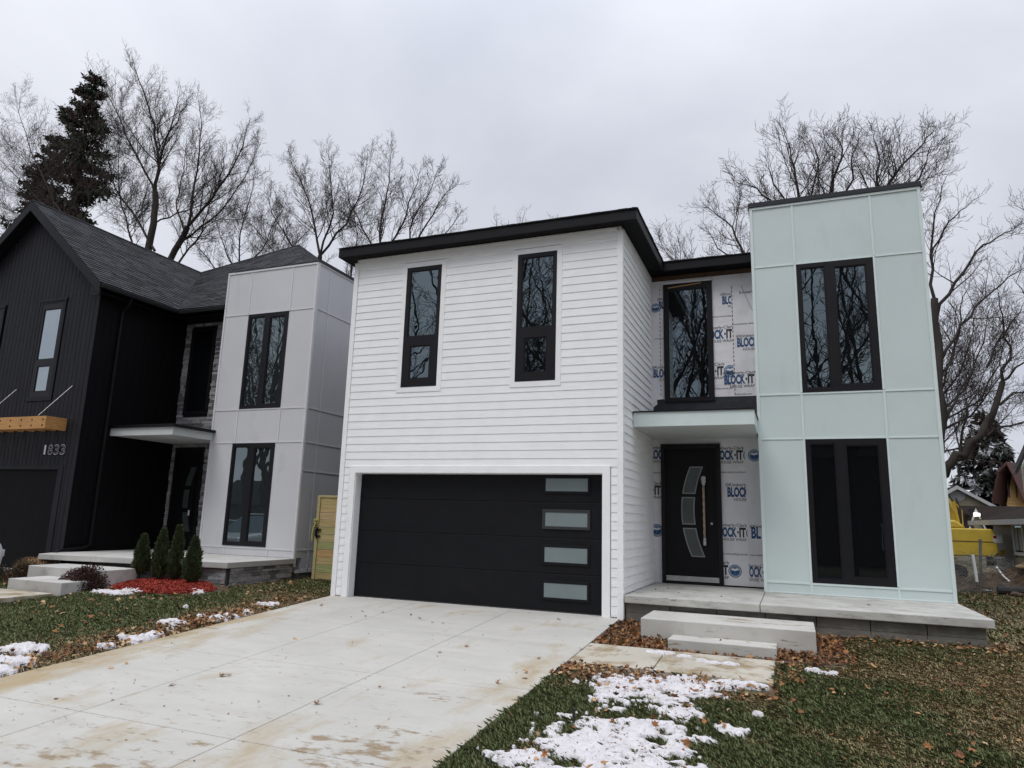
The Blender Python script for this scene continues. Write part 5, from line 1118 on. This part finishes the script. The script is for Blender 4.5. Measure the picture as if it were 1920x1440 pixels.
# dry leaves: a lobed outline, curled
def leaf_template(v, curl):
    ang = [90, 70, 58, 40, 18, -2, -18, -45, -78, -90, -102, -135, -162, 182, 162, 140, 122, 110]
    rad = [1.0, .55, .62, .95, .5, .78, .42, .55, .22, .5, .22, .55, .42, .78, .5, .95, .62, .55]
    if v == 1: rad = [1.0, .6, .5, .6, .45, .55, .4, .4, .2, .45, .2, .4, .4, .55, .45, .6, .5, .6]     # oak-like
    P_ = [(r*math.cos(math.radians(a))*.5*(1 if v == 0 else .65), r*math.sin(math.radians(a))*.5) for a, r in zip(ang, rad)]
    V = [(0, 0, 0)]+[(x, y, curl*(x*x*1.8+y*y*.7)+.06*math.sin(9*x+5*y)) for x, y in P_]
    return np.array(V), np.array([(0, i+1, (i+1) % 18+1) for i in range(18)])
TPL = [leaf_template(v, c) for v, c in ((0, .5), (0, -.45), (1, .7), (1, -.5), (0, 1.0), (0, .15))]
LCOL = np.array([(.26, .115, .042), (.20, .085, .032), (.13, .060, .028), (.33, .19, .085), (.085, .045, .028), (.40, .27, .15)])
def leaves(name, xyz, seed, size=(.05, .11), tilt=.45, p=None):
    rs_ = np.random.RandomState(seed); n = len(xyz); Vs, Fs, Cs, off = [], [], [], 0; which = rs_.randint(len(TPL), size=n)
    for w_ in range(len(TPL)):
        I = np.where(which == w_)[0]
        if not len(I): continue
        TV, TF = TPL[w_]; s = rs_.uniform(size[0], size[1], len(I)); V = np.einsum('nij,kj->nki', rots(rs_, len(I), tilt), TV)*s[:, None, None]+xyz[I][:, None, :]
        Vs.append(V.reshape(-1, 3)); Fs.append((TF[None]+(np.arange(len(I))*len(TV))[:, None, None]+off).reshape(-1, 3)); off += V.shape[0]*V.shape[1]
        c = LCOL[rs_.choice(len(LCOL), len(I), p=p)]*(.7+.6*rs_.rand(len(I)))[:, None]; Cs.append(np.repeat(c, len(TV), 0))
    return big_mesh(name, np.concatenate(Vs), np.concatenate(Fs), 3, 'leaf', np.concatenate(Cs))
def onstruct(x, y):
    return ((x > -1.41) & (x < 4.1) & (y > -13) & (y < .3)) | ((x > 4.1) & (x < 6.45) & (y > -2.83) & (y < -1.8)) | ((x > 4.63) & (x < 6.95) & (y > -1.03)) & (y < 0) | ((x > 5.08) & (x < 6.47) & (y > -1.46) & (y < -1)) | ((x > 4.1) & (x < 9.1) & (y > .08)) | ((x < -4.1) & (y > .2)) | ((x > -8.6) & (x < -4.15) & (y > .0)) | ((x < -6.0) & (y > -1.25) & (x > -8.2)) | ((x > -7.8) & (x < -6) & (y > -2.1) & (y < -1)) | ((x > -9.4) & (x < -6.1) & (y > -3.2) & (y < -2)) | ((x < -9.85) & (y < .2)) | ((x < 4.2) & (x > -1.45) & (y > 0)) | (y < -13)
off_ = lambda x, y: ~onstruct(x, y)
def litter(seed, spec, hgt=.03):
    rs_ = np.random.RandomState(seed); out_ = []
    for n, x0, x1, y0, y1, h in spec:
        x, y = scatter(rs_, n, x0, x1, y0, y1, off_); out_.append(np.stack([x, y, gz(x, y)+.02+rs_.rand(len(x))*h], 1))
    return np.concatenate(out_)
L = litter(80, [(1500, 4.12, 5.08, -1.78, -.02, .06), (300, 5.0, 6.5, -1.80, -1.52, .015), (380, 6.93, 7.3, -1.0, .05, .06), (300, 6.46, 7.0, -1.65, -1.06, .04), (110, 7.0, 7.4, -1.5, -1.0, .04)])
tag(leaves('leaf_litter', L, 81, (.045, .10), .55, [.25, .25, .2, .08, .17, .05]), kind='stuff')
L = litter(82, [(480, 4.08, 5.3, -3.45, -2.86, .04), (190, 5.5, 6.55, -3.6, -2.86, .03), (90, 6.45, 6.75, -2.8, -1.8, .03), (170, 7.2, 9.2, -.32, .07, .05), (60, 9.0, 9.4, -.4, .5, .04)])
tag(leaves('leaf_litter', L, 83, (.04, .10), .45), kind='stuff')
L = litter(84, [(620, -2.15, -1.43, -5.2, -.6, .05), (300, -1.95, -1.45, -3.1, -1.9, .06), (150, -2.6, -1.5, -6.2, -5.0, .04), (260, -6.6, -3.6, -1.7, .1, .03), (140, -6.4, -5.4, -1.2, -.1, .05), (260, -8.5, -1.5, -5, -.4, .03), (110, -4.0, -1.6, -.6, 2.5, .04), (60, -9.8, -8.0, -2.2, -.4, .04)])
tag(leaves('leaf_litter', L, 85, (.05, .11), .4), kind='stuff')
L = litter(86, [(330, 9.3, 15, 5, 14, .04), (160, 9.2, 13, .5, 6, .03), (120, 6.6, 10, -5.5, -.4, .03)])
tag(leaves('leaf_litter', L, 87, (.05, .12), .4), kind='stuff')
rsd = np.random.RandomState(95); x, y = scatter(rsd, 2200, 4.2, 6.4, -6.8, -2.8, lambda x, y: (snowf(x, y) > .05)); L = np.stack([x, y, gz(x, y)+.045+rsd.rand(len(x))*.02], 1)
tag(leaves('leaf_fragments', L, 96, (.008, .035), .5), kind='stuff')
x, y = scatter(rsd, 500, -1.35, 4.0, -8, -.2); q = rsd.rand(len(x)) < .28+.5*((y < -5.5) | (x < -.9)); x, y = x[q], y[q]; L = np.stack([x, y, .06*y+.004+rsd.rand(len(x))*.004], 1)
tag(leaves('leaf_fragments', L, 97, (.012, .035), .2, [.2, .2, .25, .05, .28, .02]), kind='stuff')
# leaves one can pick out: each its own object
rs2 = np.random.RandomState(90); LM = []
for w_, (TV, TF) in enumerate(TPL):
    for c in (0, 1, 3, 5, 2):
        me = bpy.data.meshes.new('leaf'); me.from_pydata(TV.tolist(), [], TF.tolist()); a = me.color_attributes.new('col', 'FLOAT_COLOR', 'POINT'); q = np.ones((len(TV), 4)); q[:, :3] = LCOL[c]*rs2.uniform(.8, 1.25); a.data.foreach_set('color', q.ravel()); me.materials.append(MT['leaf']); LM.append(me)
CN = ['orange brown', 'reddish brown', 'tan', 'pale straw-coloured', 'dark brown']
def place(x, y, side):
    if side == 'drive': return 'just before the black garage door' if y > -1.3 else 'in the foreground' if y < -5 else 'left of its middle' if x < 1.3 else 'right of its middle'
    if side == 'snow': return 'on its upper half' if y > -4.4 else 'on its lower half'
    if side == 'right': return 'beside the driveway edge' if x < 5.0 else 'near the porch foundation' if y > -2 else 'towards the right edge' if x > 7.6 else 'in the foreground' if y < -4.6 else 'right of the snow patch'
    return 'along the driveway edge' if x > -2.7 else 'just before the mulch bed' if y > -2.6 else 'near the left edge'
def one_leaf(x, y, z, s, lab, grp, tilt=.25, mi=None, side=None):
    k = rs2.randint(len(LM)) if mi is None else mi
    if side: lab = {'drive': 'dry %s%s leaf on the bare driveway, %s', 'snow': '%s%s leaf on the old snow patch, %s', 'right': '%s%s leaf on the right lawn, %s', 'left': '%s%s leaf on the left lawn, %s'}[side] % ('large ' if s > .1 else 'small ', CN[k % 5], place(x, y, side))
    o = bpy.data.objects.new('leaf', LM[k]); COL.objects.link(o); o.location = (x, y, z); o.scale = (s, s, s); o.rotation_euler = (rs2.randn()*tilt, rs2.randn()*tilt, rs2.rand()*6.28); tag(o, lab, 'leaf', grp)
for u, v, s in ((320, 1286, .15), (825, 1223, .12), (876, 1213, .10), (987, 1262, .11), (983, 1272, .10), (934, 1282, .10), (595, 1321, .10), (415, 1269, .12), (430, 1267, .08), (1048, 1162, .09), (602, 1136, .08), (686, 1156, .10), (717, 1149, .08), (770, 1154, .10), (787, 1160, .08), (811, 1168, .07), (830, 1169, .07), (867, 1152, .07), (554, 1199, .09), (680, 1147, .08), (1090, 1218, .08), (960, 1149, .06), (209, 1253, .09), (238, 1245, .07), (603, 1136, .07), (712, 1290, .05), (105, 1311, .06), (212, 1313, .05), (640, 1246, .05), (1010, 1235, .07)):
    q = CR*(u-960)/CF+CU*(720-v)/CF+CFW; nrm = np.array([0, -.06, 1.0]); p = CP+q*((0-nrm@CP)/(nrm@q)); one_leaf(p[0], p[1], p[2]+.012, s, 'dry brown leaf lying on the bare concrete driveway', 'fallen leaves on the driveway', side='drive')
def ok_snow(x, y): return snowf(x, y) > .25
x, y = scatter(rs2, 170, 4.3, 6.2, -6.2, -2.9, ok_snow)
for a, b in list(zip(x, y))[:58]: one_leaf(a, b, float(gz(a, b))+.085, rs2.uniform(.05, .14), 'brown leaf lying on the old white snow patch', 'fallen leaves on the snow', .4, side='snow')
x, y = scatter(rs2, 420, 3.9, 9.3, -6.4, -.8, lambda x, y: off_(x, y) & (snowf(x, y) < 0))
for a, b in list(zip(x, y))[:105]: one_leaf(a, b, float(gz(a, b))+.045, rs2.uniform(.05, .12), 'tan curled leaf on the green lawn right of the driveway', 'fallen leaves on the right lawn', .35, side='right')
x, y = scatter(rs2, 300, -7.5, -1.5, -6, -1.5, off_)
for a, b in list(zip(x, y))[:80]: one_leaf(a, b, float(gz(a, b))+.045, rs2.uniform(.08, .16), 'tan curled leaf on the green lawn before the mulch bed', 'fallen leaves on the left lawn', .35, side='left')
one_leaf(7.75, .9, .375, .12, 'single dark leaf on the porch slab before the lower tower window', None, .2, 2)
for a, b in ((4.9, .9), (5.15, 1.0), (4.6, 1.6), (5.6, .7), (4.45, 1.2)): one_leaf(a, b, .374, .07, 'small leaf scrap on the porch slab before the black door', 'leaf scraps on the porch')
for a, b in ((5.75, -1.2), (6.1, -1.15)): one_leaf(a, b, -.02, .1, 'brown leaf on top of the short low concrete step', 'leaves on the short step')
# small wooden stake in the snow
q = at_z(1076, 1352, -.28); tag(MB().box(q[0]-.012, q[0]+.012, q[1]-.012, q[1]+.012, -.35, -.17).build('stake', 'bark'), 'small dark wooden stake stub in the lawn beside the snow', 'stake')

# lawn
def lawn(name, seed, n, x0, x1, y0, y1, hb, wb, ok, dry):
    rs_ = np.random.RandomState(seed); x, y = scatter(rs_, n, x0, x1, y0, y1, lambda x, y: off_(x, y) & ok(x, y)); D = np.clip(dry(x, y), 0, 1)
    thin = fbm(x, y, .5, seed+7); keep = rs_.rand(len(x)) < np.clip(.35+1.6*(thin-.3)+.3-D*.25, .12, 1); x, y, D = x[keep], y[keep], D[keep]; n = len(x)
    a = rs_.rand(n)*6.283; cl = fbm(x, y, .22, seed+9); h = hb*(.45+.9*rs_.rand(n))*(.6+.8*cl)*(1-.35*D); lean = .35+.9*rs_.rand(n)+.5*D; wd = wb*(.6+.8*rs_.rand(n))
    gx = np.cos(a)*.8-.35; gy = np.sin(a)*.8+.1
    z = gz(x, y)-.006; p = np.stack([x, y, z], 1); sd_ = np.stack([-np.sin(a)*wd, np.cos(a)*wd, 0*a], 1)
    mid = p+np.stack([gx*lean*h*.35, gy*lean*h*.35, h*.62], 1); tip = p+np.stack([gx*lean*h, gy*lean*h, h*(.98-.25*lean)], 1)
    V = np.stack([p-sd_, p+sd_, mid+sd_*.8, tip, mid-sd_*.8], 1).reshape(-1, 3)
    isdry = rs_.rand(n) < (.04+.82*D); G1 = np.array([.110, .140, .052]); G2 = np.array([.150, .175, .072]); S1 = np.array([.34, .255, .13]); S2 = np.array([.27, .20, .10])
    r_ = rs_.rand(n)[:, None]; c = np.where(isdry[:, None], S1*r_+S2*(1-r_), G1*r_+G2*(1-r_))*(.88+.24*rs_.rand(n))[:, None]*(.78+.44*cl)[:, None]
    return tag(big_mesh(name, V, np.arange(len(V)).reshape(-1, 5), 5, 'grass', np.repeat(c, 5, 0)), kind='stuff')
def bump_(x, a, b, s): return 1/(1+np.exp(-(x-a)/s))*1/(1+np.exp((x-b)/s))
def dryR(x, y):
    d = .95*bump_(y, -1.9, -.75, .22)*(x > 6.4)+.9*bump_(x, 8.3+.35*(y+3), 20, .5)*.9
    d = d+.75*bump_(y, -3.6, -2.8, .2)*bump_(x, 4, 6.6, .2)+.35*(y > -.7)*(x > 7)
    return (d*.9+(fbm(x, y, .9, 44)-.45)*1.2-.30)*2.2
bare = lambda x, y: (snowf(x, y) < .25+.6*(vnoise(x, y, .07, 77) > .80)) & ~((x > 4.1) & (x < 5.08) & (y > -1.85)) & ~((x > 5.5) & (x < 6.5) & (y > -3.3) & (y < -2.8)) & ~((x > 5) & (x < 7.3) & (y > -1.8)) & ~((x > 4.05) & (x < 5.4) & (y > -3.3) & (y < -2.8))
lawn('grass', 101, 420000, 3.5, 9.8, -7.2, .1, .052, .0028, bare, dryR)
lawn('grass', 103, 60000, 9.0, 16, -2, 12, .06, .006, lambda x, y: y < 11, lambda x, y: .45+(fbm(x, y, 1.3, 46)-.4)*1.3)
mk = lambda x, y: ~((mh(x, y) > .02) & (x < -3.7)) & (ell(x, y, SL) < .35)
lawn('grass', 105, 230000, -9.8, -1.42, -8.5, .2, .055, .0042, mk, lambda x, y: (.9*bump_(x, -2.5, 0, .22)+.35*bump_(y, -.9, 3, .25)+(fbm(x, y, 1.0, 48)-.45)*1.0-.3)*2)
lawn('grass', 107, 35000, -4.05, -1.45, .1, 6, .06, .005, mk, lambda x, y: .3+(fbm(x, y, 1.0, 49)-.45)*1.0)

# ------------------------------------------------------------------ cars, and the far side of the street (seen mirrored in the windows)
def car(label, loc, rz, group=None):
    T = thing('car', label, 'car', loc, group, rz)
    side = [(-2.25, .42), (-2.3, .75), (-2.2, .98), (-1.15, 1.10), (1.95, 1.12), (2.25, 1.0), (2.3, .55), (2.25, .35), (-2.2, .35)]
    ORIG[T.name] = (0, 0, 0)
    d = MB(); d.prism([(-.92, y, z) for y, z in side], (1.84, 0, 0)); b_ = d.build('body', 'carwhite', T, bevel=.12)
    c0 = [(-.85, -1.15, 1.08), (.85, -1.15, 1.08), (.85, 2.0, 1.1), (-.85, 2.0, 1.1)]; c1 = [(-.68, -.35, 1.68), (.68, -.35, 1.68), (.68, 1.65, 1.66), (-.68, 1.65, 1.66)]
    d = MB(); d.add(c0+c1, [(0, 1, 5, 4), (1, 2, 6, 5), (2, 3, 7, 6), (3, 0, 4, 7), (4, 5, 6, 7)]); d.build('cabin_glass', 'glass_car', T, bevel=.06)
    d = MB(); d.box(-.70, .70, -.38, 1.68, 1.66, 1.72); d.build('car_roof', 'carwhite', T, bevel=.03)
    for x in (-.86, .86):
        for y in (-1.42, 1.42):
            d = MB(); d.cyl((x-.11, y, .34), (x+.11, y, .34), .34, 24); w_ = d.build('wheel', 'rubber', T, bevel=.02)
            d = MB(); sx = .112 if x > 0 else -.112; d.cyl((x+sx, y, .34), (x+sx+(.008 if x > 0 else -.008), y, .34), .22, 16); d.build('rim', 'steel', w_)
    for x in (-.72, .72):
        d = MB(); d.box(x-.14, x+.14, -2.31, -2.2, .68, .82); d.build('headlight', 'whitetrim', T)
        d = MB(); d.box(x-.12, x+.12, 2.2, 2.31, .78, 1.0); d.build('tail_light', 'tail', T)
    d = MB(); d.box(-.5, .5, -2.32, -2.25, .45, .62); d.build('grille', 'black', T)
    for s in (-1, 1): MB().box(s*.92-.08, s*.92+.08, -.95, -.8, 1.0, 1.14).build('mirror', 'carwhite', T, bevel=.02)
    return T
cq = at(11, 1040, -1.1)
car('white car cut off by the left edge, parked before the black garage', (cq[0]-.93, -1.1-2.3, -.27), math.pi)
# the first one faces the garage
c1_ = [o for o in S.objects if o.name.startswith('car') and o.type == 'EMPTY'][0]
street_car = copy_tree(c1_); street_car.location = (-24, -18, -.69); street_car.rotation_euler = (0, 0, math.pi/2)
street_car['label'] = 'white car on the street, seen mirrored in the lower window of the grey-white tower'
for (x, lb, wl, he, hr) in ((-38, 'low dark brick house across the street, mirrored in the grey-white tower window', 'brick', 2.2, 4.4), (9.5, 'tall dark house across the street, mirrored in the lower green tower window', 'brick', 6.2, 9.6)):
    R_ = house_box('house', lb, x-6.5, x+6.5, -44, -34, -.7, he, hr, wl, 'brownroof', ridge='x')
    for wx in (-3.6, 3.2): fo = MB().plate('y', x+wx-.8, x+wx+.8, .3, 1.9, -33.99, -33.9, [(x+wx-.7, x+wx+.7, .4, 1.8)]).build('window', 'whitetrim', R_); MB().box(x+wx-.7, x+wx+.7, -33.97, -33.95, .4, 1.8).build('pane', 'glass_car', fo)
    MB().box(x-.5, x+.5, -33.99, -33.93, -.6, 1.6).build('door', 'maroon', R_)
def gen_tree(label, x, y, H_, seed, group):
    R_ = random.Random(seed); out = []; base = np.array([x, y, -.7]); P_ = [base+np.array([R_.gauss(0, .1), R_.gauss(0, .1), H_*.34*t]) for t in (0, .4, .8, 1.0)]; out.append((P_, [.3, .26, .22, .18]))
    for k in range(8):
        a = k*.8+R_.random(); grow(R_, out, P_[-1]-np.array([0, 0, R_.random()*1.5]), np.array([math.cos(a)*.6, math.sin(a)*.6, 1.0]), .11, H_*.8*R_.uniform(.8, 1.05), 0, 3, .07, .62, .12)
    big, small = emit([(p, [max(r, .010) for r in rd]) for p, rd in out]); T = thing('bare_tree', label, 'tree', (x, y, -.7), group); big.build('trunk', 'bark', T, smooth=True, fix=False); small.build('twigs', 'twig', T, fix=False); return T
g_ = 'bare street trees mirrored in the windows'; lbl = 'bare street tree across the road, seen only mirrored in the windows'
ga = gen_tree(lbl, -6.5, -24, 19, 3, g_); gb = gen_tree(lbl, 9.5, -23, 19, 5, g_)
for i, (x, y, rz, s) in enumerate(((-14, -25, 1, 1.1), (1.5, -25, 2.2, 1.1), (14.5, -28, 4, 1.1), (-30, -26, 3, 1.0), (4.5, -30, 5, 1.15), (-11, -30, .5, 1.2), (-2.5, -31, 1.7, 1.25), (-22, -28, 2.8, 1.1), (-36, -31, 4.4, 1.15))):
    c = copy_tree(ga if i % 2 else gb); c.location = (x, y, -.7); c.rotation_euler = (0, 0, rz); c.scale = (s, s, s)
